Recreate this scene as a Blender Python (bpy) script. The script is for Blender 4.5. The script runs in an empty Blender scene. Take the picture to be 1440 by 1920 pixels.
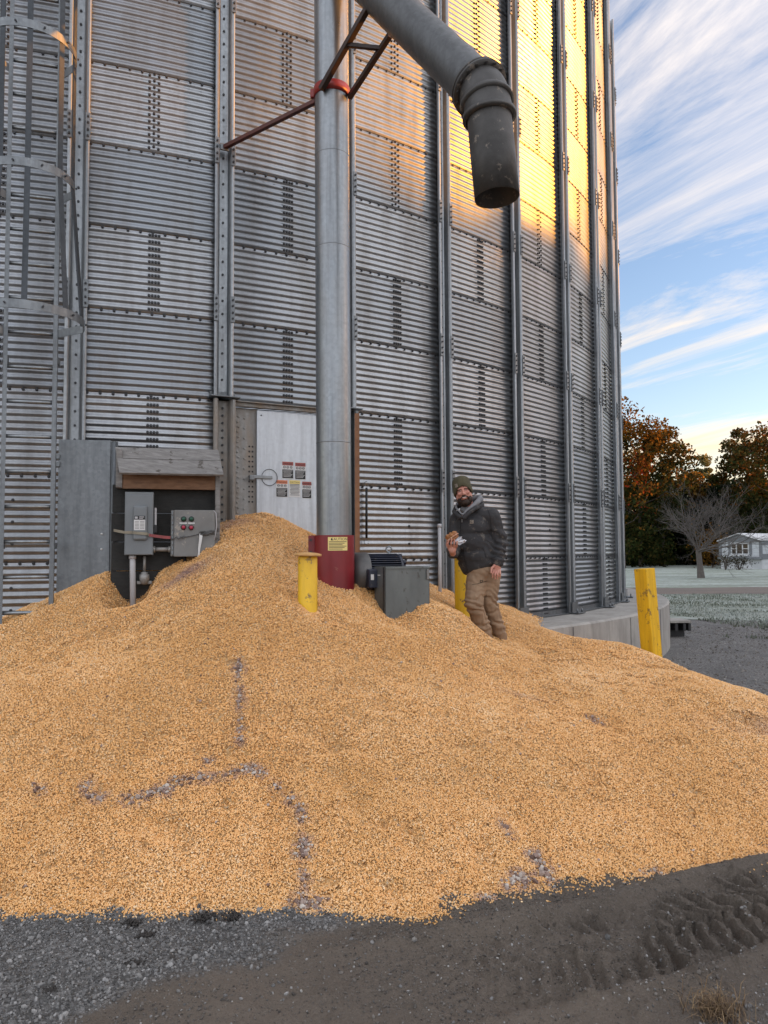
import bpy, bmesh, math, random
import numpy as np
from mathutils import Vector, Matrix
R_ = math.radians
rng = np.random.default_rng(7)
random.seed(7)
S = bpy.context.scene
COL = S.collection
# ------------------------------------------------------------------ camera
F = 1442.0; EYE = 1.68
PITCH = math.atan(75 / F); ROLL = -0.0055
CM = np.array(Matrix.Rotation(math.pi / 2 + PITCH, 3, 'X') @ Matrix.Rotation(ROLL, 3, 'Z'))
cam = bpy.data.objects.new('camera', bpy.data.cameras.new('camera'))
cam.data.sensor_fit = 'VERTICAL'; cam.data.sensor_height = 36.0; cam.data.lens = 36.0 * F / 1920
cam.data.clip_start = 0.05; cam.data.clip_end = 4000
cam.matrix_world = Matrix.Translation((0, 0, EYE)) @ Matrix(CM.tolist()).to_4x4()
COL.objects.link(cam); S.camera = cam
S.render.resolution_x = 768; S.render.resolution_y = 1024
# ------------------------------------------------------------------ light
SUN_AZ = R_(85)      # clockwise from +Y
SUN_EL = R_(4.6)
SUN_DIR = Vector((math.sin(SUN_AZ) * math.cos(SUN_EL), math.cos(SUN_AZ) * math.cos(SUN_EL), math.sin(SUN_EL)))
sl = bpy.data.lights.new('sun', 'SUN'); sl.energy = 3.1; sl.angle = R_(0.6); sl.color = (1.0, 0.37, 0.03)
so = bpy.data.objects.new('sun', sl); so.rotation_euler = SUN_DIR.to_track_quat('Z', 'Y').to_euler(); COL.objects.link(so)
W = bpy.data.worlds.new('World'); S.world = W; W.use_nodes = True
wt = W.node_tree; wn = wt.nodes; wl = wt.links; wn.clear()
def WN(t, **k):
    n = wn.new(t)
    for a, b in k.items(): setattr(n, a, b)
    return n
sky = WN('ShaderNodeTexSky', sky_type='NISHITA', sun_disc=False, sun_elevation=R_(5.5), sun_rotation=SUN_AZ, altitude=200, air_density=1.0, dust_density=0.7, ozone_density=2.6)
geo = WN('ShaderNodeTexCoord')
sep = WN('ShaderNodeSeparateXYZ'); wl.new(geo.outputs['Generated'], sep.inputs[0])
def wmath(op, a, b=None):
    n = WN('ShaderNodeMath', operation=op)
    for i, v in enumerate((a, b)):
        if v is None: continue
        if isinstance(v, (int, float)): n.inputs[i].default_value = v
        else: wl.new(v, n.inputs[i])
    return n.outputs[0]
# cirrus: a flat cloud sheet seen in perspective (direction divided by height), streaks drawn out along one heading
zc = wmath('ADD', wmath('MAXIMUM', sep.outputs[2], 0.0), 0.10)
px_ = wmath('DIVIDE', sep.outputs[0], zc); py_ = wmath('DIVIDE', sep.outputs[1], zc)
comb = WN('ShaderNodeCombineXYZ'); wl.new(px_, comb.inputs[0]); wl.new(py_, comb.inputs[1])
mp = WN('ShaderNodeMapping'); wl.new(comb.outputs[0], mp.inputs[0])
mp.inputs['Rotation'].default_value = (0, 0, R_(-38))
mp2 = WN('ShaderNodeMapping'); wl.new(mp.outputs[0], mp2.inputs[0]); mp2.inputs['Scale'].default_value = (1.6, 0.52, 1); mp2.inputs['Location'].default_value = (1.15, 0.35, 0)
mp = mp2
n1 = WN('ShaderNodeTexNoise'); n1.inputs['Scale'].default_value = 1.15; n1.inputs['Detail'].default_value = 9; n1.inputs['Roughness'].default_value = 0.66; n1.inputs['Distortion'].default_value = 0.9
wl.new(mp.outputs[0], n1.inputs['Vector'])
n2 = WN('ShaderNodeTexNoise'); n2.inputs['Scale'].default_value = 0.45; n2.inputs['Detail'].default_value = 3
wl.new(mp.outputs[0], n2.inputs['Vector'])
cs = wmath('ADD', wmath('MULTIPLY', n1.outputs[0], 0.65), wmath('MULTIPLY', n2.outputs[0], 0.45))
fill_deck = WN('ShaderNodeMapRange'); fill_deck.interpolation_type = 'SMOOTHSTEP'; wl.new(wmath('SUBTRACT', sep.outputs[2], wmath('MULTIPLY', sep.outputs[1], 0.55)), fill_deck.inputs[0]); fill_deck.inputs[1].default_value = 0.05; fill_deck.inputs[2].default_value = 0.65  # bright cloud cover added overhead and behind camera to light corn and ground
cs = wmath('ADD', cs, wmath('MULTIPLY', fill_deck.outputs[0], 0.16))
cr = WN('ShaderNodeValToRGB'); wl.new(cs, cr.inputs[0])
cr.color_ramp.elements[0].position = 0.525; cr.color_ramp.elements[0].color = (0, 0, 0, 1)
cr.color_ramp.elements[1].position = 0.69; cr.color_ramp.elements[1].color = (0.9, 0.9, 0.9, 1)
cloudc = WN('ShaderNodeMixRGB', blend_type='MIX')
hz = WN('ShaderNodeMapRange'); wl.new(sep.outputs[2], hz.inputs[0]); hz.inputs[1].default_value = 0.02; hz.inputs[2].default_value = 0.45
wl.new(hz.outputs[0], cloudc.inputs[0])
CLOUD_LOW = (2.5, 1.8, .95, 1); CLOUD_HIGH = (2.5, 2.2, 1.95, 1); CLOUD_FILL = (3.0, 3.05, 3.25, 1)
cloudc.inputs[1].default_value = CLOUD_LOW; cloudc.inputs[2].default_value = CLOUD_HIGH
cd2 = WN('ShaderNodeMixRGB'); wl.new(fill_deck.outputs[0], cd2.inputs[0]); wl.new(cloudc.outputs[0], cd2.inputs[1]); cd2.inputs[2].default_value = CLOUD_FILL
skyt = WN('ShaderNodeMixRGB', blend_type='MULTIPLY'); skyt.inputs[0].default_value = 1; wl.new(sky.outputs[0], skyt.inputs[1]); skyt.inputs[2].default_value = (1.05, .80, .76, 1)
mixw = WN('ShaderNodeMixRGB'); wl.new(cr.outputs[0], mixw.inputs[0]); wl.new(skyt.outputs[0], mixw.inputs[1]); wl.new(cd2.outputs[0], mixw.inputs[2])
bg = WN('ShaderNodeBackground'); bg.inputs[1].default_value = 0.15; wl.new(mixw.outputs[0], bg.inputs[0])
wo = WN('ShaderNodeOutputWorld'); wl.new(bg.outputs[0], wo.inputs[0])
S.view_settings.view_transform = 'Standard'; S.view_settings.look = 'None'; S.view_settings.gamma = 1.0
S.view_settings.exposure = 1.9
S.cycles.max_bounces = 6; S.cycles.transparent_max_bounces = 6
# ------------------------------------------------------------------ geometry of the view (real depths are always given)
BC = np.array([-6.392, 18.098]); DA = 2 * math.pi / 52; A0 = 0.309; BR = 11.40; Z0 = 0.79; RH = 0.8128
def ray(px, py): return CM @ np.array([(px - 720) / F, (960 - py) / F, -1.0])
def P(px, py, D):
    d = ray(px, py); return np.array([0, 0, EYE]) + d * (D / d[1])
def G(px, py, z=0.0):
    d = ray(px, py); return np.array([0, 0, EYE]) + d * ((z - EYE) / d[2])
def H(px, py, R):
    d = ray(px, py); a = d[0]**2 + d[1]**2; b = -2 * (d[0] * BC[0] + d[1] * BC[1]); c = BC @ BC - R * R
    t = (-b - math.sqrt(b * b - 4 * a * c)) / (2 * a); return np.array([0, 0, EYE]) + d * t
def cyl(a, r, z): return (BC[0] + r * math.sin(a), BC[1] - r * math.cos(a), z)
# ------------------------------------------------------------------ helpers
def V(p): return np.array(p, float)
class Fr:
    """local frame: origin and three axes"""
    def __init__(s, o, ex=(1, 0, 0), ey=(0, 1, 0), ez=(0, 0, 1)):
        s.o = V(o); s.m = np.array([V(ex) / np.linalg.norm(ex), V(ey) / np.linalg.norm(ey), V(ez) / np.linalg.norm(ez)])
    def __call__(s, p): return s.o + V(p) @ s.m
WORLD = Fr((0, 0, 0))
def frame_z(o, yaw): return Fr(o, (math.cos(yaw), math.sin(yaw), 0), (-math.sin(yaw), math.cos(yaw), 0))
class MB:
    def __init__(s): s.v = []; s.f = []; s.m = []; s.sm = []
    def add(s, vs, fs, m=0, smooth=False):
        b = len(s.v); s.v += [tuple(map(float, p)) for p in vs]
        for f in fs: s.f.append(tuple(b + i for i in f)); s.m.append(m); s.sm.append(smooth)
        return s
    def box(s, c, d, fr=WORLD, m=0, bev=0.0):
        x, y, z = (q / 2 for q in d); c = V(c)
        if bev <= 0:
            vs = [fr(c + V((sx * x, sy * y, sz * z))) for sz in (-1, 1) for sy in (-1, 1) for sx in (-1, 1)]
            return s.add(vs, [(0, 2, 3, 1), (4, 5, 7, 6), (0, 1, 5, 4), (2, 6, 7, 3), (0, 4, 6, 2), (1, 3, 7, 5)], m)
        b = min(bev, x * .9, y * .9, z * .9); bm = bmesh.new(); bmesh.ops.create_cube(bm, size=1)
        for v in bm.verts: v.co = Vector((v.co.x * 2 * x, v.co.y * 2 * y, v.co.z * 2 * z))
        bmesh.ops.bevel(bm, geom=bm.edges[:], offset=b, segments=2, affect='EDGES', profile=0.5)
        bm.verts.index_update()
        s.add([fr(c + V(v.co)) for v in bm.verts], [[v.index for v in f.verts] for f in bm.faces], m); bm.free(); return s
    def tube(s, pts, r, n=10, cap=True, m=0, smooth=True, fr=WORLD):
        pts = [fr(p) for p in pts]; k = len(pts); rs = r if hasattr(r, '__len__') else [r] * k
        up = None; vs = []
        for i in range(k):
            t = pts[min(i + 1, k - 1)] - pts[max(i - 1, 0)]; t = t / (np.linalg.norm(t) + 1e-12)
            if up is None:
                up = np.cross(t, (0, 0, 1)) if abs(t[2]) < .9 else np.cross(t, (1, 0, 0))
            up = up - t * (up @ t); up /= np.linalg.norm(up); w = np.cross(t, up)
            for j in range(n):
                a = 2 * math.pi * j / n; vs.append(pts[i] + rs[i] * (math.cos(a) * up + math.sin(a) * w))
        fs = [(i * n + j, i * n + (j + 1) % n, (i + 1) * n + (j + 1) % n, (i + 1) * n + j) for i in range(k - 1) for j in range(n)]
        b = len(s.v); s.add(vs, fs, m, smooth)
        if cap:
            s.f.append(tuple(b + j for j in range(n - 1, -1, -1))); s.m.append(m); s.sm.append(False)
            s.f.append(tuple(b + (k - 1) * n + j for j in range(n))); s.m.append(m); s.sm.append(False)
        return s
    def lathe(s, prof, o, axis=(0, 0, 1), n=24, m=0, smooth=True, cap=False):
        """profile of (radius, distance along axis)"""
        ax = V(axis) / np.linalg.norm(axis); u = np.cross(ax, (0, 1, 0)) if abs(ax[1]) < .9 else np.cross(ax, (1, 0, 0)); u /= np.linalg.norm(u); w = np.cross(ax, u)
        vs = [V(o) + ax * h + r * (math.cos(2 * math.pi * j / n) * u + math.sin(2 * math.pi * j / n) * w) for r, h in prof for j in range(n)]
        k = len(prof); b = len(s.v)
        s.add(vs, [(i * n + j, i * n + (j + 1) % n, (i + 1) * n + (j + 1) % n, (i + 1) * n + j) for i in range(k - 1) for j in range(n)], m, smooth)
        if cap:
            s.f.append(tuple(b + j for j in range(n - 1, -1, -1))); s.m.append(m); s.sm.append(False)
            s.f.append(tuple(b + (k - 1) * n + j for j in range(n))); s.m.append(m); s.sm.append(False)
        return s
    def ring(s, o, axis, R, r, n=24, k=8, m=0, arc=2 * math.pi, a0=0.0):
        ax = V(axis) / np.linalg.norm(axis); u = np.cross(ax, (0, 0, 1)) if abs(ax[2]) < .9 else np.cross(ax, (1, 0, 0)); u /= np.linalg.norm(u); w = np.cross(ax, u)
        full = arc > 6.28; q = n if full else n + 1
        pts = [V(o) + R * (math.cos(a0 + arc * i / n) * u + math.sin(a0 + arc * i / n) * w) for i in range(q)]
        if full: pts += [pts[0]]
        return s.tube(pts, r, k, not full, m)
    def prism(s, poly, d0, d1, fr=WORLD, m=0, plane='xz'):
        """polygon in the frame's xz (or xy) plane, thickened from d0 to d1 along the third axis"""
        n = len(poly)
        def q(p, d): return fr((p[0], d, p[1])) if plane == 'xz' else fr((p[0], p[1], d))
        vs = [q(p, d0) for p in poly] + [q(p, d1) for p in poly]
        return s.add(vs, [tuple(range(n)), tuple(range(2 * n - 1, n - 1, -1))] + [(i, n + i, n + (i + 1) % n, (i + 1) % n) for i in range(n)], m)
    def ell(s, c, r, m=0, n=14, k=9, ax=None):
        A = np.eye(3) if ax is None else np.array(ax, float)
        vs = []; c = V(c)
        for i in range(k + 1):
            t = math.pi * i / k
            for j in range(n):
                p = 2 * math.pi * j / n
                vs.append(c + V((r[0] * math.sin(t) * math.cos(p), r[1] * math.sin(t) * math.sin(p), r[2] * math.cos(t))) @ A)
        return s.add(vs, [(i * n + j, (i + 1) * n + j, (i + 1) * n + (j + 1) % n, i * n + (j + 1) % n) for i in range(k) for j in range(n)], m, True)
    def cone(s, a, b, ra, rb, n=12, m=0):
        """rounded tapered limb piece"""
        a, b = V(a), V(b); s.ell(a, (ra,) * 3, m, n, 8); s.ell(b, (rb,) * 3, m, n, 8)
        return s.tube([a, b], [ra, rb], n, True, m)
    def build(s, name, mats, parent=None, loc=None):
        me = bpy.data.meshes.new(name); off = V((0, 0, 0)) if loc is None else V(loc)
        o = bpy.data.objects.new(name, me); COL.objects.link(o)
        if parent is not None:
            o.parent = parent; r = parent
            while r is not None: off = off + V(r.location); r = r.parent
        if loc is not None: o.location = loc if parent is None else (0, 0, 0)
        if loc is not None and parent is not None: off = off - V(loc)
        vs = np.array(s.v) - off
        me.from_pydata(vs.tolist(), [], s.f)
        for mt in (mats if isinstance(mats, (list, tuple)) else [mats]): me.materials.append(mt)
        me.polygons.foreach_set('material_index', s.m); me.polygons.foreach_set('use_smooth', s.sm)
        me.update(); return o
def text_mb(mb, txt, size, fr, m=0, d=0.0006):
    """lettering: x along the frame's x, up along z, raised towards -y"""
    cu = bpy.data.curves.new('lettering', 'FONT'); cu.body = txt; cu.size = size; cu.align_x = 'CENTER'; cu.resolution_u = 2
    ob = bpy.data.objects.new('lettering', cu); COL.objects.link(ob); dg = bpy.context.evaluated_depsgraph_get()
    me = bpy.data.meshes.new_from_object(ob.evaluated_get(dg))
    mb.add([fr((v.co.x, -d, v.co.y)) for v in me.vertices], [tuple(p.vertices) for p in me.polygons], m)
    bpy.data.objects.remove(ob); bpy.data.curves.remove(cu); bpy.data.meshes.remove(me)
def tag(o, label=None, cat=None, group=None, kind=None):
    for k, v in (('label', label), ('category', cat), ('group', group), ('kind', kind)):
        if v: o[k] = v
    return o
def thing(name, label, cat, loc=(0, 0, 0), group=None):
    o = bpy.data.objects.new(name, None); o.empty_display_size = .1; COL.objects.link(o); o.location = [float(q) for q in loc]
    return tag(o, label, cat, group)
def copy_tree(o, parent=None):
    c = o.copy(); COL.objects.link(c)
    if parent is not None: c.parent = parent
    for ch in list(o.children): copy_tree(ch, c)
    return c
def npmesh(name, v, f, mats, parent=None, attrs=None, smooth=False, mi=None):
    """big mesh straight from arrays; f is (n, 3 or 4)"""
    me = bpy.data.meshes.new(name); n, k = f.shape
    me.vertices.add(len(v)); me.vertices.foreach_set('co', np.asarray(v, np.float32).ravel())
    me.loops.add(n * k); me.loops.foreach_set('vertex_index', f.astype(np.int32).ravel())
    me.polygons.add(n); me.polygons.foreach_set('loop_start', (np.arange(n) * k).astype(np.int32)); me.polygons.foreach_set('loop_total', np.full(n, k, np.int32))
    for mt in mats: me.materials.append(mt)
    if mi is not None: me.polygons.foreach_set('material_index', np.asarray(mi, np.int32))
    me.polygons.foreach_set('use_smooth', np.full(n, smooth))
    for an, av in (attrs or {}).items():
        a = me.attributes.new(an, 'FLOAT', 'POINT'); a.data.foreach_set('value', np.asarray(av, np.float32))
    me.update(calc_edges=True); me.validate()
    o = bpy.data.objects.new(name, me); COL.objects.link(o)
    if parent is not None: o.parent = parent
    return o
# ------------------------------------------------------------------ materials
class NT:
    def __init__(s, name):
        s.mat = bpy.data.materials.new(name); s.mat.use_nodes = True; s.t = s.mat.node_tree; s.t.nodes.clear()
        s.out = s.n('ShaderNodeOutputMaterial'); s.b = s.n('ShaderNodeBsdfPrincipled'); s.l(s.b.outputs[0], s.out.inputs[0])
        s.tc = s.n('ShaderNodeTexCoord')
    def n(s, t, **k):
        q = s.t.nodes.new(t)
        for a, b in k.items(): setattr(q, a, b)
        return q
    def l(s, a, b): s.t.links.new(a, b)
    def val(s, sock, v):
        if isinstance(v, (int, float)): sock.default_value = v
        elif isinstance(v, tuple): sock.default_value = v if len(v) == 4 or sock.type == 'VECTOR' else (*v, 1)
        else: s.l(v, sock)
    def noise(s, scale, detail=4, rough=.55, stretch=None, dist=0, coord=None, out=0):
        q = s.n('ShaderNodeTexNoise'); q.inputs['Scale'].default_value = scale; q.inputs['Detail'].default_value = detail; q.inputs['Roughness'].default_value = rough; q.inputs['Distortion'].default_value = dist
        c = coord or s.tc.outputs['Object']
        if stretch: mp = s.n('ShaderNodeMapping'); mp.inputs['Scale'].default_value = stretch; s.l(c, mp.inputs[0]); c = mp.outputs[0]
        s.l(c, q.inputs['Vector']); return q.outputs[out]
    def vor(s, scale, feature='F1', out='Distance', rnd=1, stretch=None):
        q = s.n('ShaderNodeTexVoronoi', feature=feature); q.inputs['Scale'].default_value = scale; q.inputs['Randomness'].default_value = rnd
        c = s.tc.outputs['Object']
        if stretch: mp = s.n('ShaderNodeMapping'); mp.inputs['Scale'].default_value = stretch; s.l(c, mp.inputs[0]); c = mp.outputs[0]
        s.l(c, q.inputs['Vector']); return q.outputs[out]
    def ramp(s, fac, stops):
        q = s.n('ShaderNodeValToRGB'); s.l(fac, q.inputs[0]); e = q.color_ramp.elements
        while len(e) < len(stops): e.new(.5)
        for i, (p, c) in enumerate(stops):
            e[i].position = p; e[i].color = (c, c, c, 1) if isinstance(c, (int, float)) else (*c, 1)
        return q.outputs[0]
    def mix(s, f, a, b, mode='MIX'):
        q = s.n('ShaderNodeMixRGB', blend_type=mode); s.val(q.inputs[0], f); s.val(q.inputs[1], a); s.val(q.inputs[2], b); return q.outputs[0]
    def math(s, op, a, b=0.0):
        q = s.n('ShaderNodeMath', operation=op); s.val(q.inputs[0], a); s.val(q.inputs[1], b); return q.outputs[0]
    def attr(s, name, out='Fac'):
        q = s.n('ShaderNodeAttribute'); q.attribute_name = name; return q.outputs[out]
    def bump(s, h, strength=.3, dist=.01, prev=None):
        q = s.n('ShaderNodeBump'); q.inputs['Strength'].default_value = strength; q.inputs['Distance'].default_value = dist; s.l(h, q.inputs['Height'])
        if prev is not None: s.l(prev, q.inputs['Normal'])
        s.l(q.outputs[0], s.b.inputs['Normal']); return q.outputs[0]
    def set(s, color=None, rough=None, metal=None, spec=None):
        if color is not None: s.val(s.b.inputs['Base Color'], color)
        if rough is not None: s.val(s.b.inputs['Roughness'], rough)
        if metal is not None: s.val(s.b.inputs['Metallic'], metal)
        if spec is not None: s.val(s.b.inputs['Specular IOR Level'], spec)
        return s.mat
def worn(name, c, c2=None, rough=.5, metal=0.0, scale=4.0, bump=.15, bscale=60, stretch=None, spots=None):
    """a base colour that drifts to a second one in patches, with fine relief; spots = (colour, amount)"""
    t = NT(name); c2 = c2 or tuple(q * .72 for q in c)
    f = t.ramp(t.noise(scale, 6, .6, stretch), [(.35, 0.0), (.68, 1.0)]); col = t.mix(f, c, c2)
    if spots: col = t.mix(t.ramp(t.noise(scale * 3.1, 7, .7), [(.48 + (.5 - spots[1]) * .4, 0.0), (.53 + (.5 - spots[1]) * .4, .9)]), col, spots[0])
    r = t.math('ADD', t.math('MULTIPLY', t.noise(scale * 2.3, 5), .25), rough - .12)
    if bump: t.bump(t.noise(bscale, 4, .6, stretch), bump, .004)
    return t.set(col, r, metal)
def galv(name, c=(.50, .52, .54), dark=(.38, .39, .40), rough=.36, dust=None, metal=.9, vstretch=(6, 6, .5)):
    """zinc coating: spangle cells, rain streaks, optional dust"""
    t = NT(name); sp = t.vor(38, out='Color'); g = t.n('ShaderNodeRGBToBW'); t.l(sp, g.inputs[0])
    col = t.mix(t.math('MULTIPLY', g.outputs[0], .55), c, dark)
    col = t.mix(t.ramp(t.noise(3.0, 6, .6, vstretch), [(.42, 0.0), (.72, .55)]), col, tuple(q * .62 for q in dark))
    r = t.math('ADD', t.math('MULTIPLY', g.outputs[0], .10), rough); met = metal
    if dust:
        d = t.ramp(t.noise(2.2, 6, .62, (3, 3, .8)), [(.40, 0.0), (.66, dust[1])]); col = t.mix(d, col, dust[0]); r = t.math('ADD', r, t.math('MULTIPLY', d, .35))
        met = t.math('MULTIPLY', t.math('SUBTRACT', 1.0, t.math('MULTIPLY', d, .9)), metal)
    t.bump(t.noise(26, 3), .05, .004)
    return t.set(col, r, met)
def flat(name, c, rough=.6, metal=0.0): return NT(name).set(c, rough, metal)
M = {}
t = NT('corrugated zinc'); tint = t.attr('tint')
sp = t.vor(38, out='Color'); g = t.n('ShaderNodeRGBToBW'); t.l(sp, g.inputs[0])
base = t.mix(tint, (.23, .25, .272), (.37, .382, .395))
base = t.mix(t.math('MULTIPLY', g.outputs[0], .35), base, (.215, .22, .23))
base = t.mix(t.ramp(t.noise(1.4, 7, .65, (2.5, 2.5, .35)), [(.45, 0.0), (.75, .65)]), base, (.145, .13, .115))
t.bump(t.noise(9, 3, .5, (1, 1, 3)), .10, .012)
M['wall'] = t.set(base, t.math('ADD', t.math('MULTIPLY', t.noise(2.0, 5), .22), .24), .92)
M['bolt'] = flat('dark bolt heads', (.035, .036, .04), .5, .4)
M['zinc'] = galv('galvanised steel', (.30, .32, .335), (.23, .24, .25)); M['zinc2'] = galv('older galvanised steel', (.21, .225, .235), (.155, .165, .175), .45)
M['cagebar'] = galv('shade darkened cage bars', (.055, .062, .07), (.04, .045, .05), .45, None, .6)  # zinc colour darkened to carry the shade the bars stand in
M['dusty'] = galv('dusty galvanised steel', (.31, .31, .30), (.25, .24, .23), .5, ((.30, .25, .20), .9))
M['door'] = galv('bright door sheet', (.56, .60, .64), (.48, .51, .55), .42, None, .45)
M['rusty'] = worn('rust brown primer', (.27, .13, .06), (.18, .08, .04), .7, 0, 5, .2)
M['pole'] = galv('scuffed tube zinc', (.255, .275, .29), (.185, .20, .215), .27, ((.30, .29, .28), .22), .85, (9, 9, .25))
M['spout'] = galv('dark spout tube', (.10, .104, .107), (.075, .078, .08), .42, None, .6)
M['cast'] = worn('sooty cast metal', (.075, .072, .069), (.033, .031, .029), .52, .4, 4, .4, 40, None, ((.17, .145, .12), .24))
M['red'] = worn('deep red paint', (.20, .011, .017), (.13, .009, .013), .40, 0, 3, .06, 60, (2, 2, .8), ((.26, .10, .07), .12))
M['blackred'] = worn('dark red strut paint', (.10, .022, .015), (.06, .016, .012), .45, .1, 5, .05)
M['redband'] = worn('band red paint', (.25, .018, .012), (.16, .012, .010), .4, 0, 5, .05)
M['blackpaint'] = worn('black brown painted steel', (.035, .016, .012), (.02, .012, .01), .45, .2, 6, .1)
M['yellow'] = worn('yellow post paint', (.74, .45, .008), (.56, .33, .006), .48, 0, 3, .2, 40, (3, 3, .7), ((.16, .10, .04), .30))
M['yellowwood'] = worn('yellow painted timber', (.74, .43, .006), (.52, .29, .005), .62, 0, 3, .6, 30, (6, 6, .5), ((.20, .12, .03), .28))
M['cornlid'] = worn('corn dust', (.55, .32, .12), (.42, .23, .08), .8, 0, 20, .6, 120)
M['graywood'] = worn('weathered gray timber', (.235, .225, .215), (.14, .132, .125), .85, 0, 3, .6, 26, (1.2, 14, 14), ((.07, .06, .05), .26))
M['brownwood'] = worn('brown timber', (.20, .105, .055), (.12, .06, .03), .75, 0, 3, .4, 22, (1.2, 14, 14))
M['blackboard'] = worn('black stained boards', (.012, .012, .011), (.022, .021, .019), .8, 0, 4, .5, 24, (1.2, 14, 14))
M['graybox'] = worn('gray enamel', (.16, .175, .185), (.125, .135, .14), .45, .15, 3, .05)
M['graybox2'] = worn('dusty gray enamel', (.19, .188, .18), (.135, .132, .125), .55, .1, 4, .1, 60, None, ((.30, .27, .23), .25))
M['pvc'] = worn('gray pipe plastic', (.42, .42, .43), (.36, .35, .35), .5, 0, 4, .03)
M['fitting'] = worn('aluminium fitting', (.33, .32, .30), (.22, .21, .20), .5, .6, 9, .2)
M['strapred'] = worn('faded red webbing', (.28, .07, .07), (.20, .06, .06), .9, 0, 9, .4, 200)
M['strap'] = worn('tan webbing', (.27, .24, .18), (.19, .17, .13), .9, 0, 9, .4, 200)
M['wire'] = flat('steel wire', (.10, .10, .10), .5, .7)
M['white'] = worn('white label', (.62, .62, .61), (.52, .52, .51), .7, 0, 9, 0)
M['black'] = flat('black print', (.015, .015, .016), .6)
M['label_red'] = flat('faded red print', (.30, .08, .07), .6); M['label_yellow'] = flat('yellow print', (.72, .58, .22), .6); M['label_orange'] = flat('orange print', (.6, .2, .1), .6)
M['btn_green'] = flat('green button', (.01, .07, .04), .35); M['btn_red'] = flat('red button', (.33, .02, .05), .35)
M['motor'] = worn('navy motor paint', (.018, .022, .040), (.010, .012, .022), .35, .1, 8, .1, 60, None, ((.10, .08, .06), .20))
M['guard'] = worn('gray sheet guard', (.15, .165, .165), (.095, .105, .105), .42, .5, 4, .08, 40, (1, 1, .4), ((.075, .072, .068), .24))
t = NT('concrete'); c = t.mix(t.ramp(t.noise(2.5, 8, .65), [(.35, 0.0), (.7, 1.0)]), (.36, .34, .31), (.24, .225, .205)); c = t.mix(t.ramp(t.noise(3.5, 6, .6, (3, 3, .25)), [(.5, 0.0), (.72, .7)]), c, (.17, .155, .14))
t.bump(t.noise(40, 6, .6), .35, .008); M['concrete'] = t.set(c, .85)
WOOD_H = [10.6, 10.4, 10.3, 10.3, 11.1, 11.0, 10.5, 10.2, 10.2]   # height of the tree belt the low sun clears
# ------------------------------------------------------------------ ground
def fbm(x, y, seed=0, octv=4, f=1.0, g=.5):
    """cheap value noise on arrays"""
    r = np.zeros_like(x); a = 1.0; tot = 0
    for o in range(octv):
        xs = x * f + 17.3 * o + seed * 3.1; ys = y * f - 9.7 * o + seed * 7.7
        xi = np.floor(xs).astype(np.int64); yi = np.floor(ys).astype(np.int64); fx = xs - xi; fy = ys - yi
        fx = fx * fx * (3 - 2 * fx); fy = fy * fy * (3 - 2 * fy)
        def h(i, j):
            n = (i * 374761393 + j * 668265263 + (seed + o) * 974711) & 0x7fffffff
            n = ((n ^ (n >> 13)) * 1274126177) & 0x7fffffff
            return ((n ^ (n >> 16)) & 0xffff) / 65535.0
        r += a * ((h(xi, yi) * (1 - fx) + h(xi + 1, yi) * fx) * (1 - fy) + (h(xi, yi + 1) * (1 - fx) + h(xi + 1, yi + 1) * fx) * fy)
        tot += a; a *= g; f *= 2
    return r / tot
TR0 = G(760, 1850)[:2]; TR1 = G(1440, 1692)[:2]
def ground_z(x, y):
    x = np.asarray(x, float); y = np.asarray(y, float)
    near = np.exp(-np.maximum(0, np.hypot(x, y - 3.5) - 4) ** 2 / 8)
    z = (fbm(x, y, 3, 4, 1.3) - .5) * .035 * near + (fbm(x, y, 5, 3, 9) - .5) * .012 * near + (fbm(x, y, 6, 2, 38) - .5) * .012 * near
    d = (TR1 - TR0); L = np.hypot(*d); d = d / L; n = np.array([-d[1], d[0]])
    s = (x - TR0[0]) * d[0] + (y - TR0[1]) * d[1]; w = (x - TR0[0]) * n[0] + (y - TR0[1]) * n[1] + .03 * np.sin(s * 2.1)
    env = np.clip((s + .7) / 1.3, 0, 1) * (np.abs(w) < .30)
    env_c = np.clip((s + .7) / 1.3, 0, 1)
    ph = s / .095 + np.abs(w) * 4.2 + .35 * (w > 0) + (fbm(x, y, 15, 2, 6) - .5) * .5
    lug = np.clip(np.sin(2 * np.pi * ph) * 9 - 2, -1, 1)
    fade = np.clip((fbm(x, y, 11, 3, 5) - .42) * 12, .10, 1) * np.clip((s + .1) / 1.6, .15, 1)
    edge = np.clip((.30 - np.abs(w)) / .06, 0, 1)
    z = z + env * edge * (lug * .025 * fade + (fbm(x, y, 16, 3, 22) - .5) * .045 * env_c * np.where(np.abs(w) < .03, .2, 1) - .026)
    rid = np.exp(-((np.abs(w) - .34) / .05) ** 2) * np.clip((s + .6) / 1.2, 0, 1); z = z + rid * .034 * (.5 + fbm(x, y, 8, 3, 7))
    crumb = np.clip(fbm(x, y, 21, 3, 16) - .62, 0, 1) * .16 * np.exp(-(w / .75) ** 2) * np.clip((s + 1) / 2, 0, 1)
    return z + crumb
def axis(lo, hi, st, far, k):
    a = list(np.arange(lo, hi, st)); v, q = hi, st
    while v < far: a.append(v); q *= k; v += q
    v, q = lo, st; b = []
    while v > -far: q *= k; v -= q; b.append(v)
    return np.array(b[::-1] + a)
gx = axis(-2.3, 2.9, .0125, 900, 1.16); gy = axis(2.55, 4.7, .0125, 900, 1.16)
X, Y = np.meshgrid(gx, gy); Z = ground_z(X, Y); nx, ny = len(gx), len(gy)
idx = np.arange(nx * ny).reshape(ny, nx); gf = np.stack([idx[:-1, :-1], idx[:-1, 1:], idx[1:, 1:], idx[1:, :-1]], -1).reshape(-1, 4)
GA = G(40, 1920)[:2]; GB = G(760, 1716)[:2]; gd = GB - GA; gd = gd / np.hypot(*gd)
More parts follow.
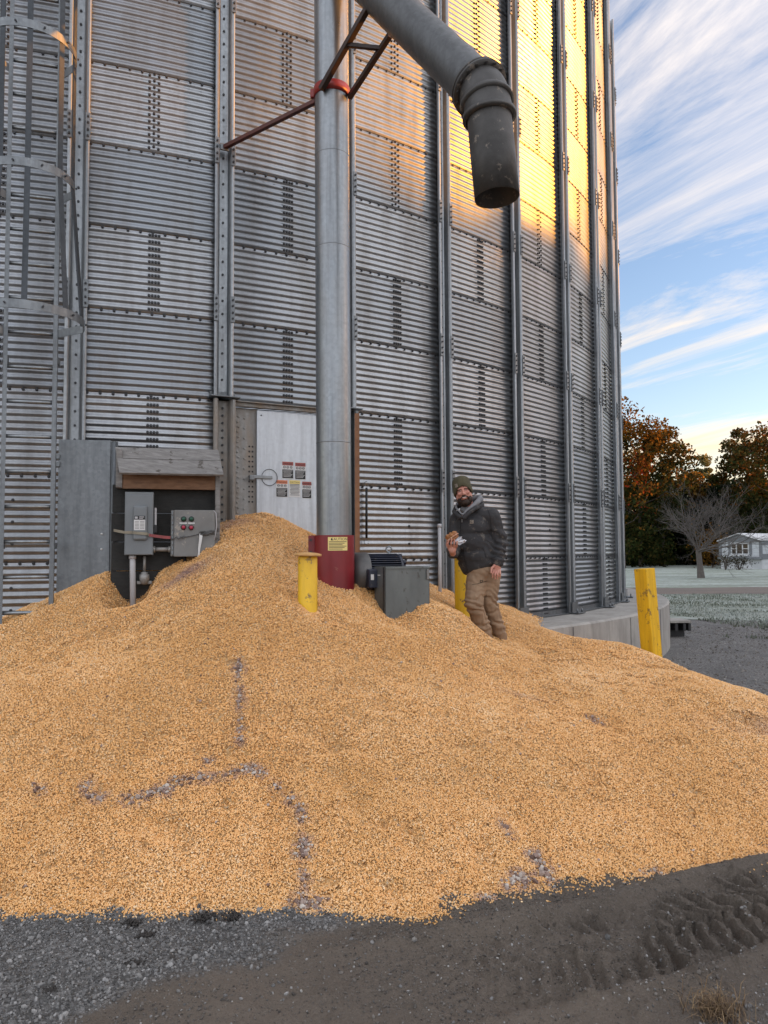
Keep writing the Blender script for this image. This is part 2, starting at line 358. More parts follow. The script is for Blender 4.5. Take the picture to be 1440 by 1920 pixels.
def grav_mask(x, y):
    w = (x - GA[0]) * -gd[1] + (y - GA[1]) * gd[0]
    m = np.clip((w + .10 + (fbm(x, y, 31, 4, 2.5) - .5) * .9) / .25, 0, 1)
    right = np.clip((x - .9 - (y - 2.8) * 1.6 + (fbm(x, y, 33, 3, 2) - .5) * .8) / .4, 0, 1) * .55
    far = np.clip((y - 7.5) / 2, 0, 1) * np.clip((fbm(x, y, 35, 4, .9) - .55) * 5, 0, .6)
    return np.maximum(np.maximum(m, right), far)
def damp_mask(x, y):
    d = TR1 - TR0; d = d / np.hypot(*d); s = (x - TR0[0]) * d[0] + (y - TR0[1]) * d[1]; w = -(x - TR0[0]) * d[1] + (y - TR0[1]) * d[0]
    return np.clip(np.exp(-(w / .42) ** 2) * np.clip((s + .8) / 1.6, 0, 1) * (.25 + 1.2 * fbm(x, y, 91, 4, 2.2)), 0, 1)
t = NT('yard gravel and mud'); gm = t.attr('grav')
mud = t.mix(t.ramp(t.noise(1.1, 8, .65), [(.35, 0.0), (.68, 1.0)]), (.165, .132, .102), (.105, .083, .064))
mud = t.mix(t.ramp(t.noise(.42, 7, .65, (.6, 1.4, 1)), [(.45, 0.0), (.62, .8)]), mud, (.19, .15, .115))
mud = t.mix(t.math('MULTIPLY', t.attr('damp'), .30), mud, (.028, .024, .021))
mud = t.mix(t.ramp(t.noise(75, 5, .8), [(.50, 0.0), (.70, .8)]), mud, (.185, .16, .135))
mud = t.mix(t.ramp(t.noise(120, 5, .8), [(.30, .8), (.47, 0.0)]), mud, (.030, .026, .022))
vc = t.vor(70, out='Color'); vb = t.n('ShaderNodeRGBToBW'); t.l(vc, vb.inputs[0])
grv = t.ramp(vb.outputs[0], [(.15, (.085, .080, .074)), (.55, (.18, .172, .163)), (.85, (.30, .29, .28))])
grv = t.mix(t.ramp(t.noise(1.6, 6, .6), [(.4, 0.0), (.7, .6)]), grv, (.06, .057, .055))
t.val(t.b.inputs['Base Color'], t.mix(gm, mud, grv))
vd = t.vor(70); b1 = t.bump(t.math('MULTIPLY', t.math('SUBTRACT', 1.0, vd), gm), .9, .012); b2 = t.bump(t.noise(34, 6, .75), .9, .022, b1); t.bump(t.noise(150, 5, .8), .9, .010, b2)
M['ground'] = t.set(None, .82)
o = npmesh('ground', np.stack([X, Y, Z], -1).reshape(-1, 3), gf, [M['ground']], None, {'grav': grav_mask(X, Y).ravel(), 'damp': damp_mask(X, Y).ravel()}, True); tag(o, kind='structure')
# frosted lawn, and the dirt track that crosses it
def sheet(name, x0, x1, y0, y1, z, mat, wob, st=.5, far=False):
    xs = np.arange(x0, x1 + st, st); ys = np.concatenate([np.linspace(y0, min(y1, y0 + 22), 20), np.linspace(y0 + 24, y1, 14)]) if far else np.linspace(y0, y1, 12)
    A, B = np.meshgrid(xs, ys); f = (B - y0) / (y1 - y0)
    B = B + (1 - f) * (fbm(A, A * 0, 41, 4, .35) - .5) * wob
    if not far: B = B + f * (fbm(A, A * 0 + 3, 43, 4, .35) - .5) * wob
    i = np.arange(A.size).reshape(A.shape); ff = np.stack([i[:-1, :-1], i[:-1, 1:], i[1:, 1:], i[1:, :-1]], -1).reshape(-1, 4)
    return tag(npmesh(name, np.stack([A, B, A * 0 + z], -1).reshape(-1, 3), ff, [mat], None, None, True), kind='structure')
t = NT('frosted turf'); c = t.mix(t.ramp(t.noise(.35, 6, .65, (.5, 1.6, 1)), [(.38, 0.0), (.62, 1.0)]), (.36, .40, .37), (.19, .22, .18)); c = t.mix(t.ramp(t.noise(3.5, 6, .7), [(.47, 0.0), (.68, .85)]), c, (.12, .115, .07))
t.bump(t.noise(9, 6, .7), .8, .06); M['turf'] = t.set(c, .9)
t = NT('dirt track'); c = t.mix(t.ramp(t.noise(.5, 6, .65, (.4, 3, 1)), [(.4, 0.0), (.65, 1.0)]), (.16, .125, .10), (.10, .085, .075)); t.bump(t.noise(5, 6, .7, (.4, 3, 1)), .6, .05); M['track'] = t.set(c, .9)
sheet('lawn', -30, 90, 19.5, 260, .012, M['turf'], 6.5, 1.0, True)
sheet('dirt_track', -20, 70, 29.5, 34.5, .020, M['track'], 1.6)
# ------------------------------------------------------------------ loose stones, blades and other uncountable cover
def scatter_solids(pos, nrm_yaw, size, kind, base_vs, base_fs, tilt=1.0):
    """copies of a small solid at pos, randomly turned; returns vertices, faces"""
    n = len(pos); k = len(base_vs)
    q = rng.normal(size=(n, 4)); q[:, 1:3] *= tilt; q /= np.linalg.norm(q, axis=1)[:, None]
    w, x, y, z = q.T
    Rm = np.stack([np.stack([1 - 2 * (y*y + z*z), 2 * (x*y - z*w), 2 * (x*z + y*w)], -1), np.stack([2 * (x*y + z*w), 1 - 2 * (x*x + z*z), 2 * (y*z - x*w)], -1), np.stack([2 * (x*z - y*w), 2 * (y*z + x*w), 1 - 2 * (x*x + y*y)], -1)], 1)
    vs = np.einsum('nij,kj->nki', Rm, base_vs) * size[:, None, None]
    if kind == 'stone': vs = vs * (1 + rng.uniform(-.22, .22, (n, k, 1)))
    vs = vs + pos[:, None, :]
    fs = base_fs[None] + (np.arange(n) * k)[:, None, None]
    return vs.reshape(-1, 3), fs.reshape(-1, base_fs.shape[1])
_s = bmesh.new(); bmesh.ops.create_icosphere(_s, subdivisions=1, radius=.5); ICO_V = np.array([v.co[:] for v in _s.verts]) * (1.15, .95, .7); ICO_F = np.array([[v.index for v in f.verts] for f in _s.faces]); _s.free()
CUB_V = np.array([(-.5, -.42, -.25), (.5, -.30, -.20), (.5, .30, -.20), (-.5, .42, -.25), (-.46, -.36, .25), (.42, -.22, .18), (.42, .22, .18), (-.46, .36, .25)]); CUB_F = np.array([(0, 3, 2, 1), (4, 5, 6, 7), (0, 1, 5, 4), (1, 2, 6, 5), (2, 3, 7, 6), (3, 0, 4, 7)])
t = NT('loose stone'); M['stone'] = t.set(t.mix(.25, t.ramp(t.attr('tint'), [(0, (.05, .048, .046)), (.5, (.13, .125, .12)), (.8, (.20, .193, .185)), (1, (.33, .32, .31))]), t.ramp(t.noise(90, 4), [(.3, .03), (.7, .25)])), .8)
n = 42000; gxs = rng.uniform(-2.6, 2.6, n); gys = 2.6 + 1.35 * rng.uniform(0, 1, n) ** 1.2
keep = rng.uniform(0, 1, n) < grav_mask(gxs, gys) * .95 + .03; gxs, gys = gxs[keep], gys[keep]; n = len(gxs)
sz = np.clip(rng.lognormal(-4.75, .42, n), .004, .030); pos = np.stack([gxs, gys, ground_z(gxs, gys) + sz * .12], -1)
vs, fs = scatter_solids(pos, None, sz, 'stone', ICO_V, ICO_F)
tag(npmesh('gravel', vs, fs, [M['stone']], None, {'tint': np.repeat(rng.uniform(0, 1, n), len(ICO_V))}), 'loose bluish gray gravel on the yard in front of the corn', 'gravel', kind='stuff')
# gritty crumbs on the mud, stones further back, and a few dark clods at the toe of the corn
n = 52000; gxs = rng.uniform(-2.4, 2.9, n); gys = 2.6 + 2.1 * rng.uniform(0, 1, n); k = (rng.uniform(0, 1, n) < .35 + .65 * (fbm(gxs, gys, 81, 4, 4) > .5)); gxs, gys = gxs[k], gys[k]; n1_ = len(gxs)
sz1 = np.clip(rng.lognormal(-5.25, .45, n1_), .003, .022); n2_ = 9000; fx = rng.uniform(2.6, 9, n2_); fy = rng.uniform(6, 17, n2_); sz2 = np.clip(rng.lognormal(-4.0, .4, n2_), .010, .05); k = (np.hypot(fx - BC[0], fy - BC[1]) > 12.4); fx, fy, sz2 = fx[k], fy[k], sz2[k]
cl = []
for a, b, q in ((380, 1724, .030), (437, 1722, .022), (250, 1733, .018), (273, 1757, .016), (250, 1812, .018), (95, 1860, .014)):
    w = G(a, b); cl.append(np.stack([w[0] + rng.normal(0, q, 90), w[1] + rng.normal(0, q * .8, 90), rng.uniform(.004, q * .8, 90)], -1))
cl = np.concatenate(cl); pos = np.concatenate([np.stack([gxs, gys, ground_z(gxs, gys) + sz1 * .15], -1), np.stack([fx, fy, fx * 0 + sz2 * .1], -1), cl]); szs = np.concatenate([sz1, sz2, np.full(len(cl), .012)])
tt = np.concatenate([np.clip(rng.normal(.40, .16, n1_) + (rng.uniform(0, 1, n1_) < .03) * .5, 0, 1), np.clip(rng.normal(.62, .2, len(fx)), 0, 1), np.zeros(len(cl))])
vs, fs = scatter_solids(pos, None, szs, 'stone', ICO_V, ICO_F)
t = NT('mud crumbs'); M['crumb'] = t.set(t.ramp(t.attr('tint'), [(0, (.03, .026, .023)), (.3, (.075, .065, .057)), (.6, (.13, .115, .10)), (1, (.30, .29, .27))]), .85)
tag(npmesh('grit', vs, fs, [M['crumb']], None, {'tint': np.repeat(tt, len(ICO_V))}), 'dark grit, mud crumbs and small stones strewn over the yard', 'grit', kind='stuff')
t = NT('dry grass'); M['dryblade'] = t.set(t.ramp(t.attr('tint'), [(0, (.05, .03, .018)), (.6, (.16, .10, .05)), (1, (.30, .21, .11))]), .8)
t = NT('frosted grass'); M['frostblade'] = t.set(t.ramp(t.attr('tint'), [(0, (.07, .08, .045)), (.5, (.20, .23, .19)), (1, (.38, .41, .39))]), .85)
def blades(name, pos, h, lean, wd, mat, label, cat, tint=None):
    n = len(pos); a = rng.uniform(0, 2 * np.pi, n); l = rng.uniform(.1, 1, n) * lean
    d = np.stack([np.cos(a), np.sin(a), a * 0], -1); s = np.stack([-np.sin(a), np.cos(a), a * 0], -1) * (wd * rng.uniform(.6, 1.3, n))[:, None]
    up = np.array([0, 0, 1.0]); hh = (h * rng.uniform(.5, 1.2, n))[:, None]
    b = pos; mid = pos + up * hh * .6 + d * hh * (l * .35)[:, None]; top = pos + up * hh * (1 - .4 * l)[:, None] + d * hh * l[:, None]
    vs = np.stack([b - s, b + s, mid + s * .7, mid - s * .7, top + s * .1, top - s * .1], 1).reshape(-1, 3)
    f0 = np.array([[0, 1, 2, 3], [3, 2, 4, 5]]); fs = (f0[None] + (np.arange(n) * 6)[:, None, None]).reshape(-1, 4)
    tt = rng.uniform(0, 1, n) if tint is None else tint
    return tag(npmesh(name, vs, fs, [mat], None, {'tint': np.repeat(tt, 6)}), label, cat, kind='stuff')
n = 46000; bx = rng.uniform(2.5, 17, n); by = 12.6 + 16.6 * rng.uniform(0, 1, n) ** 1.15
k = (fbm(bx, by, 51, 4, .7) > .47 - np.clip((by - 18.5) / 24, -.20, .12)) & (np.hypot(bx - BC[0], by - BC[1]) > 12.4); bx, by = bx[k], by[k]
blades('frosty_grass', np.stack([bx, by, bx * 0], -1), .075, 1.0, .012, M['frostblade'], 'short frost covered grass beyond the gravel yard', 'grass', np.clip(fbm(bx, by, 53, 3, .9) * 1.3 - .15 - np.clip((19 - by) / 9, 0, .45) + rng.uniform(-.2, .2, len(bx)), 0, 1))
c0 = G(1345, 1895); n = 420; pr = np.abs(rng.normal(0, .055, n)); pa = rng.uniform(0, 2 * np.pi, n)
blades('dry_grass_tuft', np.stack([c0[0] + pr * np.cos(pa), c0[1] + pr * np.sin(pa), ground_z(c0[0] + pr * np.cos(pa), c0[1] + pr * np.sin(pa))], -1), .075, 1.5, .0016, M['dryblade'], 'dry brown grass tuft in the bottom right mud', 'grass')
# ------------------------------------------------------------------ corn pile
CTRL = [(H(q[0], q[1], 11.42)) for q in [(0, 1160), (108, 1112), (210, 1068), (430, 972), (485, 960), (590, 1003), (665, 1037), (735, 1066), (835, 1103), (900, 1122), (985, 1146), (1040, 1163)]]
CTRL += [P(*q) for q in [(200, 1073, 6.98), (112, 1113, 6.95), (50, 1139, 6.85), (0, 1162, 6.7), (330, 1063, 7.0), (405, 1015, 7.0), (596, 1074, 6.95), (650, 1093, 6.95), (577, 1128, 6.3), (705, 1112, 7.0), (760, 1150, 6.75), (805, 1137, 6.85), (918, 1193, 7.6), (1195, 1216, 8.0), (1238, 1239, 8.0), (1345, 1277, 7.0), (1440, 1312, 6.0)]]
CTRL += [G(*q) for q in [(0, 1712), (300, 1712), (560, 1702), (640, 1712), (800, 1712), (950, 1690), (1050, 1660), (1150, 1652), (1250, 1642), (1440, 1610)]]
CTRL += [V(q) for q in [(2.9, 4.72, 0), (3.6, 5.4, 0), (4.0, 6.4, -.05), (4.0, 7.4, -.1), (3.75, 8.3, -.12), (3.5, 9.0, -.1), (3.15, 9.8, .05), (2.8, 10.9, .62), (-2.6, 3.95, 0), (-3.6, 4.45, 0), (-4.6, 5.1, .05), (-5.2, 6.0, .1), (-4.6, 6.6, .6), (-3.6, 5.9, .66), (-2.0, 6.2, 1.10), (-2.9, 6.2, .95), (-1.4, 8.05, 2.12), (-.7, 8.5, 1.9), (5.2, 7.8, -.55), (4.9, 9.2, -.5), (5.2, 6.2, -.5), (4.6, 10.4, -.1), (3.6, 11.4, .5), (5.6, 4.8, -.9), (.2, 6.0, .90), (.95, 6.4, .70), (1.9, 6.8, .60), (.85, 5.2, .46), (-.5, 5.2, .72), (-1.3, 5.6, .97), (-2.6, 5.5, .74), (.2, 4.9, .48), (1.9, 5.5, .42), (3.9, 4.2, -.6)]]
CTRL = np.array(CTRL)
def mq(a, b): return -np.sqrt(((a[:, None, :] - b[None]) ** 2).sum(-1) + .16)
nC = len(CTRL); A_ = np.zeros((nC + 3, nC + 3)); A_[:nC, :nC] = mq(CTRL[:, :2], CTRL[:, :2]) + np.eye(nC) * .004; A_[:nC, nC] = 1; A_[:nC, nC + 1:] = CTRL[:, :2]; A_[nC, :nC] = 1; A_[nC + 1:, :nC] = CTRL[:, :2].T
SOL = np.linalg.solve(A_, np.concatenate([CTRL[:, 2], [0, 0, 0]]))
def pile_z(x, y):
    x = np.asarray(x, float); y = np.asarray(y, float); sh = x.shape; p = np.stack([x.ravel(), y.ravel()], -1); z = np.zeros(len(p))
    for i in range(0, len(p), 20000):
        q = p[i:i + 20000]; z[i:i + 20000] = mq(q, CTRL[:, :2]) @ SOL[:nC] + SOL[nC] + q @ SOL[nC + 1:]
    z = z.reshape(sh)
    # slump steps, runs and the small rim of the lower slide
    z = z + (fbm(x, y, 61, 4, .9) - .52) * .030 + (fbm(x, y, 63, 3, 4) - .5) * .020
    c = np.array([-.70, 3.9]); r = np.hypot((x - c[0]) * .85, y - c[1]); z = z - .035 / (1 + np.exp(-(r - .98 - .12 * (fbm(x, y, 65, 3, 1.5) - .5)) / .03)) * np.exp(-np.maximum(0, r - 1) / .13)
    z = z - .06 * np.exp(-(((x - .20) / .16) ** 2 + ((y - 6.60) / .16) ** 2)) - .09 * np.exp(-(((x - 1.0) / .16) ** 2 + ((y - 7.36) / .22) ** 2)) + .035 * np.exp(-(((x - .72) / .14) ** 2 + ((y - 7.3) / .2) ** 2))
    z = z - np.clip(fbm(x, y, 67, 3, 3.4) - .60, 0, 1) * .22 - np.clip(fbm(x, y, 69, 3, 8) - .66, 0, 1) * .16 + (fbm(x * 2.2 + y, y * .6, 68, 3, 2.5) - .5) * .018
    # hollow scoured at the foot of the panel stand, flow round the posts
    z = z - .34 * np.exp(-(np.abs((x + 2.26) / .17) ** 3 + np.abs((y - 6.84) / .24) ** 3))
    return z
px0, px1, py0, py1, ps = -6.0, 5.0, 3.2, 12.0, .035
A, B = np.meshgrid(np.arange(px0, px1, ps), np.arange(py0, py1, ps)); PZ = pile_z(A, B); print('pile residuals', [(round(float(a), 2), round(float(b), 2), round(float(c), 2), round(float(pile_z(a, b) - c), 3)) for a, b, c in CTRL[:30]]); RR = np.hypot(A - BC[0], B - BC[1])
def floor_z(x, y): return np.where(np.hypot(x - BC[0], y - BC[1]) < 12.26, Z0, 0.0)
FZ = floor_z(A, B) + np.where(B < 5, ground_z(A, B), 0)
i = np.arange(A.size).reshape(A.shape); ok = (PZ > FZ - .03) & (RR > 11.28) & ~((A > 3.45) & (B > 8.9))
q = ok[:-1, :-1] & ok[:-1, 1:] & ok[1:, 1:] & ok[1:, :-1]
pf = np.stack([i[:-1, :-1], i[:-1, 1:], i[1:, 1:], i[1:, :-1]], -1)[q]
# gray pink cob and stone bits caught in the slide cracks
def hit_pile(px, py):
    d = ray(px, py); ts = np.linspace(3, 12, 400) / d[1]; p = np.array([0, 0, EYE]) + ts[:, None] * d; z = pile_z(p[:, 0], p[:, 1]); j = np.argmax(p[:, 2] < z)
    return p[j][:2]
lines = [([(446, 1240), (447, 1275)], 40, .022), ([(449, 1290), (450, 1330)], 22, .016), ([(450, 1350), (450, 1395)], 16, .016), ([(160, 1475), (168, 1490), (182, 1503)], 26, .024), ([(182, 1503), (200, 1500)], 8, .022), ([(228, 1504), (270, 1498), (300, 1485), (335, 1470)], 75, .028), ([(335, 1470), (400, 1462), (430, 1455)], 34, .020), ([(430, 1455), (460, 1445), (495, 1460)], 44, .024), ([(510, 1470), (525, 1483)], 10, .022), ([(535, 1500), (560, 1518), (572, 1545)], 22, .020), ([(566, 1580), (568, 1612)], 34, .026), ([(566, 1640), (568, 1680)], 10, .02), ([(555, 1693), (600, 1697)], 60, .028), ([(385, 1425), (395, 1432)], 7, .018), ([(955, 1672), (990, 1650)], 70, .034), ([(998, 1600), (1035, 1662)], 70, .030), ([(940, 1545), (960, 1575)], 14, .02), ([(66, 1470), (80, 1490)], 9, .022), ([(1095, 1345), (1125, 1358)], 12, .02), ([(900, 1690), (930, 1697)], 16, .022), ([(1200, 1640), (1260, 1640)], 10, .018)]
pp, ss = [], []
for pts, cnt, sp in lines:
    w = np.array([hit_pile(*q) for q in pts]); seg = np.hypot(*(w[1:] - w[:-1]).T); cum = np.concatenate([[0], np.cumsum(seg)])
    cnt = int(cnt * 1.5); sp *= .68; u = rng.uniform(0, cum[-1], cnt); xx = np.interp(u, cum, w[:, 0]) + rng.normal(0, sp, cnt); yy = np.interp(u, cum, w[:, 1]) + rng.normal(0, sp, cnt); s = np.clip(rng.lognormal(-4.28, .42, cnt), .006, .036)
    pp.append(np.stack([xx, yy, np.maximum(pile_z(xx, yy), 0) + s * .26], -1)); ss.append(s)
DG = np.zeros((260, 320)); _q = np.concatenate(pp); _ix = ((_q[:, 0] + 4) / .025).astype(int).clip(0, 319); _iy = ((_q[:, 1] - 3) / .025).astype(int).clip(0, 259); np.add.at(DG, (_iy, _ix), 1.0)
for _ in range(2): DG = (DG + np.roll(DG, 1, 0) + np.roll(DG, -1, 0) + np.roll(DG, 1, 1) + np.roll(DG, -1, 1)) / 5
DG = np.clip(DG * 1.1 - .06, 0, .70) * np.clip(np.random.default_rng(4).uniform(-.2, 1.3, DG.shape), 0, 1)
def red_dust(x, y):
    m = np.zeros_like(x)
    for p, sx, sy, a in [(P(428, 990, 7.5), .20, .22, 1.0), (P(345, 1082, 6.75), .22, .10, .95), (G(30, 1330, 1.0), .0001, .1, 0), (P(1425, 1335, 5.6), .3, .12, .6), (P(975, 1278, 6.0), .18, .05, .5)]:
        m = np.maximum(m, a * np.exp(-((x - p[0]) / sx) ** 2 - ((y - p[1]) / sy) ** 2))
    m = m * np.clip(fbm(x, y, 71, 4, 5) * 2.2 - .25, 0, 1)
    return np.maximum(m, DG[((y - 3) / .025).astype(int).clip(0, 259), ((x + 4) / .025).astype(int).clip(0, 319)] * ((y < 9) & (np.abs(x) < 3.9)))
CORN = [(0, (.28, .125, .04)), (.18, (.60, .295, .092)), (.5, (.80, .452, .17)), (.85, (.86, .545, .255)), (1, (.86, .66, .42))]
t = NT('corn bed'); vc = t.vor(105, out='Color'); vb = t.n('ShaderNodeRGBToBW'); t.l(vc, vb.inputs[0]); c = t.ramp(vb.outputs[0], [(p * .8 + .1, tuple(q * .66 for q in k)) for p, k in CORN])  # darker than the kernels: shade of the gaps put into the colour
c = t.mix(t.attr('dust'), c, (.21, .125, .115)); t.bump(t.math('SUBTRACT', 1.0, t.vor(105)), 1.0, .012); M['cornbed'] = t.set(c, .6)
t = NT('corn kernels'); c = t.mix(t.ramp(t.noise(1.1, 6, .6), [(.35, 0.0), (.7, .35)]), t.ramp(t.attr('tint'), CORN), (.52, .27, .07)); c = t.mix(t.attr('dust'), c, (.30, .19, .18)); M['kernel'] = t.set(c, .42)
pv = np.stack([A, B, PZ - .004], -1).reshape(-1, 3)
used = np.unique(pf); remap = -np.ones(len(pv), int); remap[used] = np.arange(len(used)); bed_v = pv[used]; bed_f = remap[pf]
bed_d = red_dust(bed_v[:, 0], bed_v[:, 1])
def zones():
    out = []
    for (y0, y1, dens, s) in [(3.2, 4.6, 20000, .0086), (4.6, 5.8, 13000, .0092), (5.8, 7.2, 8500, .0104), (7.2, 11.4, 4800, .0120)]:
        n = int((4.4 + 4.6) * (y1 - y0) * dens * 1.1); x = rng.uniform(-4.6, 4.4, n); y = rng.uniform(y0, y1, n)
        k = np.abs(x) < y * .56 + .35; x, y = x[k], y[k]; out.append((x, y, np.full(len(x), s)))
    return [np.concatenate(q) for q in zip(*out)]
kx, ky, ks = zones(); kz = pile_z(kx, ky); kr = np.hypot(kx - BC[0], ky - BC[1]); fz = floor_z(kx, ky) + ground_z(kx, ky)
k = (kz > fz - .004 - .045 * rng.uniform(0, 1, len(kx)) ** 6) & (kr > 11.33) & ~((kx > 3.45) & (ky > 8.9)); kx, ky, ks, kz, fz = kx[k], ky[k], ks[k], kz[k], fz[k]
kz = np.maximum(kz, fz + .002); n = len(kx); ks = ks * rng.uniform(.8, 1.15, n)
kv, kf = scatter_solids(np.stack([kx, ky, kz + ks * rng.uniform(-.05, .25, n)], -1), None, ks, 'kernel', CUB_V, CUB_F, .75)
kt = np.clip(rng.normal(.58, .22, n) + (fbm(kx, ky, 73, 4, 1.3) - .5) * .50 + (fbm(kx * 2.5, ky * .8, 75, 3, 3) - .5) * .25, 0, 1); dark = rng.uniform(0, 1, n) < .006; kt[dark] = 0; kd = red_dust(kx, ky) * rng.uniform(.5, 1.1, n)
NV = len(bed_v); allv = np.concatenate([bed_v, kv]); allf = np.concatenate([bed_f, kf + NV])
tag(npmesh('corn_pile', allv, allf, [M['cornbed'], M['kernel']], None, {'tint': np.concatenate([np.full(NV, .5), np.repeat(kt, 8)]), 'dust': np.concatenate([bed_d, np.repeat(kd, 8)])}, False, np.concatenate([np.zeros(len(bed_f)), np.ones(len(kf))])), 'huge spilled pile of golden shelled corn against the grain bin', 'corn', kind='stuff')
n = 120; ii = rng.integers(0, len(kx), n); s = rng.uniform(.010, .022, n); pp.append(np.stack([kx[ii], ky[ii], kz[ii] + .004], -1)); ss.append(s)
pp = np.concatenate(pp); ss = np.concatenate(ss)
vs, fs = scatter_solids(pp, None, ss, 'stone', ICO_V, ICO_F)
t = NT('cob bits'); M['cob'] = t.set(t.ramp(t.attr('tint'), [(0, (.11, .065, .05)), (.4, (.24, .16, .13)), (.75, (.36, .30, .26)), (1, (.52, .47, .41))]), .85)
tag(npmesh('cob_debris', vs, fs, [M['cob']], None, {'tint': np.repeat(rng.uniform(0, 1, len(pp)), len(ICO_V))}), 'gray and pink cob bits lying in the cracks of the corn pile', 'debris', kind='stuff')
# ------------------------------------------------------------------ grain bin
bin_ = thing('grain_bin', 'huge round corrugated galvanised grain bin with vertical stiffeners', 'grain bin', (BC[0], BC[1], 0))
NR = 14
def wall_mesh():
    V_, F_, T_, MI = [], [], [], []
    zs, ro = [], []
    for j in range(NR):
        for i in range(12 * 6 + 1):
            u = i / 72; zs.append((j, Z0 + RH * (j + u))); ro.append(.0072 * math.cos(2 * math.pi * (u * 12 + .5)) + .0028 * (1 - u) + (.0 if 0 < i < 72 else 0))
    nz = len(zs); zv = np.array([q[1] for q in zs]); rv = np.array(ro); jv = np.array([q[0] for q in zs])
    nb = 0; segid = {}
    def tint_of(j, k, right):
        s = (k + (1 if right else 0) + ((k + j) % 2 == 1 and not right) * 0) ; s = (k + j) // 2 if (k + j) % 2 == 0 and not right else (k + j + 1) // 2
        h = (s * 7349 + j * 9151 + 77) % 101 / 101.0
        return h
    for k in range(-5, 47):
        fine = k <= 13; segs = 8 if fine else 2
        for sgi in range(segs):
            a0 = A0 + (k + sgi / segs) * DA; a1 = A0 + (k + (sgi + 1) / segs) * DA; right = sgi >= segs / 2
            m = np.ones(nz, bool)
            if k == 1: m = jv >= 3
            z = zv[m]; r = BR + rv[m]; j_ = jv[m]; q = len(z)
            va = np.stack([BC[0] + r * math.sin(a0), BC[1] - r * math.cos(a0), z], -1); vb = np.stack([BC[0] + r * math.sin(a1), BC[1] - r * math.cos(a1), z], -1)
            V_.append(va); V_.append(vb); ii = np.arange(q - 1)
            F_.append(np.stack([nb + ii, nb + q + ii, nb + q + ii + 1, nb + ii + 1], -1)); MI.append(np.zeros(q - 1))
            tt = np.array([tint_of(int(j), k, right) for j in j_]); T_.append(tt); T_.append(tt); nb += 2 * q
    # bolts: seam rows, staggered splices, a few floor bolts
    pos = []
    for k in range(-5, 14):
        for j in range(NR):
            if k == 1 and j < 3: 
                continue
            for b in range(11): pos.append((A0 + (k + .075 + .85 * b / 10) * DA, Z0 + RH * (j + 1) - .012))
            if (k + j) % 2 == 0 and j > 1 or (k + j) % 2 == 0 and k in (2, 4, 5, 6):
                for row in range(12):
                    for c in range(4 if j < 6 else 3):
                        off = (c - 1.0) * .030 if j < 6 else (c - 1) * .045
                        pos.append((A0 + (k + .5) * DA + off / BR, Z0 + RH * (j + (row + .55 + (0 if j < 6 else (c % 2) * .28)) / 12)))
            elif j in (0, 1):
                for row in (2, 5, 8): pos.append((A0 + (k + .62) * DA, Z0 + RH * (j + (row + .5) / 12)))
    pos = np.array(pos); n = len(pos); hexa = [(.0125 * math.cos(2 * math.pi * i / 6), .0125 * math.sin(2 * math.pi * i / 6)) for i in range(6)]
    ta = np.array([h[0] for h in hexa]); tz = np.array([h[1] for h in hexa]); bv = []
    for d, sc in ((.002, 1.25), (.004, 1.25), (.0045, .85), (.016, .80)):
        a = pos[:, 0][:, None] + sc * ta[None] / BR; r = BR + .006 + d
        bv.append(np.stack([BC[0] + r * np.sin(a), BC[1] - r * np.cos(a), pos[:, 1][:, None] + sc * tz[None]], -1))
    bv = np.stack(bv, 1).reshape(n, 24, 3); f1 = []
    for L in range(3):
        for i in range(6): f1.append((L * 6 + i, L * 6 + (i + 1) % 6, L * 6 + 6 + (i + 1) % 6, L * 6 + 6 + i))
    f1 += [(18, 19, 20, 21), (18, 21, 22, 23)]; f1 = np.array(f1)
    V_.append(bv.reshape(-1, 3)); F_.append((f1[None] + (np.arange(n) * 24)[:, None, None]).reshape(-1, 4) + nb); MI.append(np.ones(n * len(f1))); T_.append(np.full(n * 24, .5))
    v = np.concatenate(V_) - V((BC[0], BC[1], 0)); f = np.concatenate(F_); mi = np.concatenate(MI)
    o = npmesh('wall', v, f, [M['wall'], M['bolt']], bin_, {'tint': np.concatenate(T_)}, True, mi)
    mi = np.asarray(mi); o.data.polygons.foreach_set('use_smooth', (mi == 0))
wall_mesh()
# stiffeners: open hat section, web on the wall, two lipped flanges standing out
PROF = [(-.100, .070), (-.097, .093), (-.086, .100), (-.070, .097), (-.060, .085), (-.048, .020), (-.034, .012), (.034, .012), (.048, .020), (.060, .085), (.070, .097), (.086, .100), (.097, .093), (.100, .070)]
def stiff_mb(z0, z1):
    mb = MB(); prof = [(x, r) for x, r in PROF] + [(x * .94, r - .006 if abs(x) > .055 else r - .004) for x, r in PROF[::-1]]
    n = len(prof); vs = [(x, -(BR + r), z) for z in (z0, z1) for x, r in prof]
    mb.add(vs, [(i, (i + 1) % n, n + (i + 1) % n, n + i) for i in range(n)] + [tuple(range(n - 1, -1, -1)), tuple(range(n, 2 * n))], 0)
    z = z0 + .06
    while z < z1 - .03:
        mb.lathe([(.0, .010), (.012, .010), (.012, 0)], (0, -(BR + .012), z), (0, -1, 0), 7, 1, False); z += .1355
    return mb
ZT = Z0 + NR * RH
sp_heights = [Z0 + RH * j + .10 for j in (2, 4, 6, 8, 10, 12)]
def splice_mb(z):
    mb = MB()
    for s in (-1, 1):
        mb.box((s * .083, -(BR + .106), z), (.046, .012, .27), bev=.004)
        for q in (-.095, -.035, .035, .095): mb.lathe([(0, .013), (.011, .013), (.011, 0)], (s * .083, -(BR + .112), z + q), (0, -1, 0), 6, 1, False)
    return mb
def make_stiff(z0):
    o = stiff_mb(z0, ZT).build('stiffener', [M['zinc'], M['bolt']]); o.parent = bin_
    for z in sp_heights:
        if z > z0: s = splice_mb(z).build('splice_plate', [M['zinc2'], M['bolt']]); s.parent = o
    return o
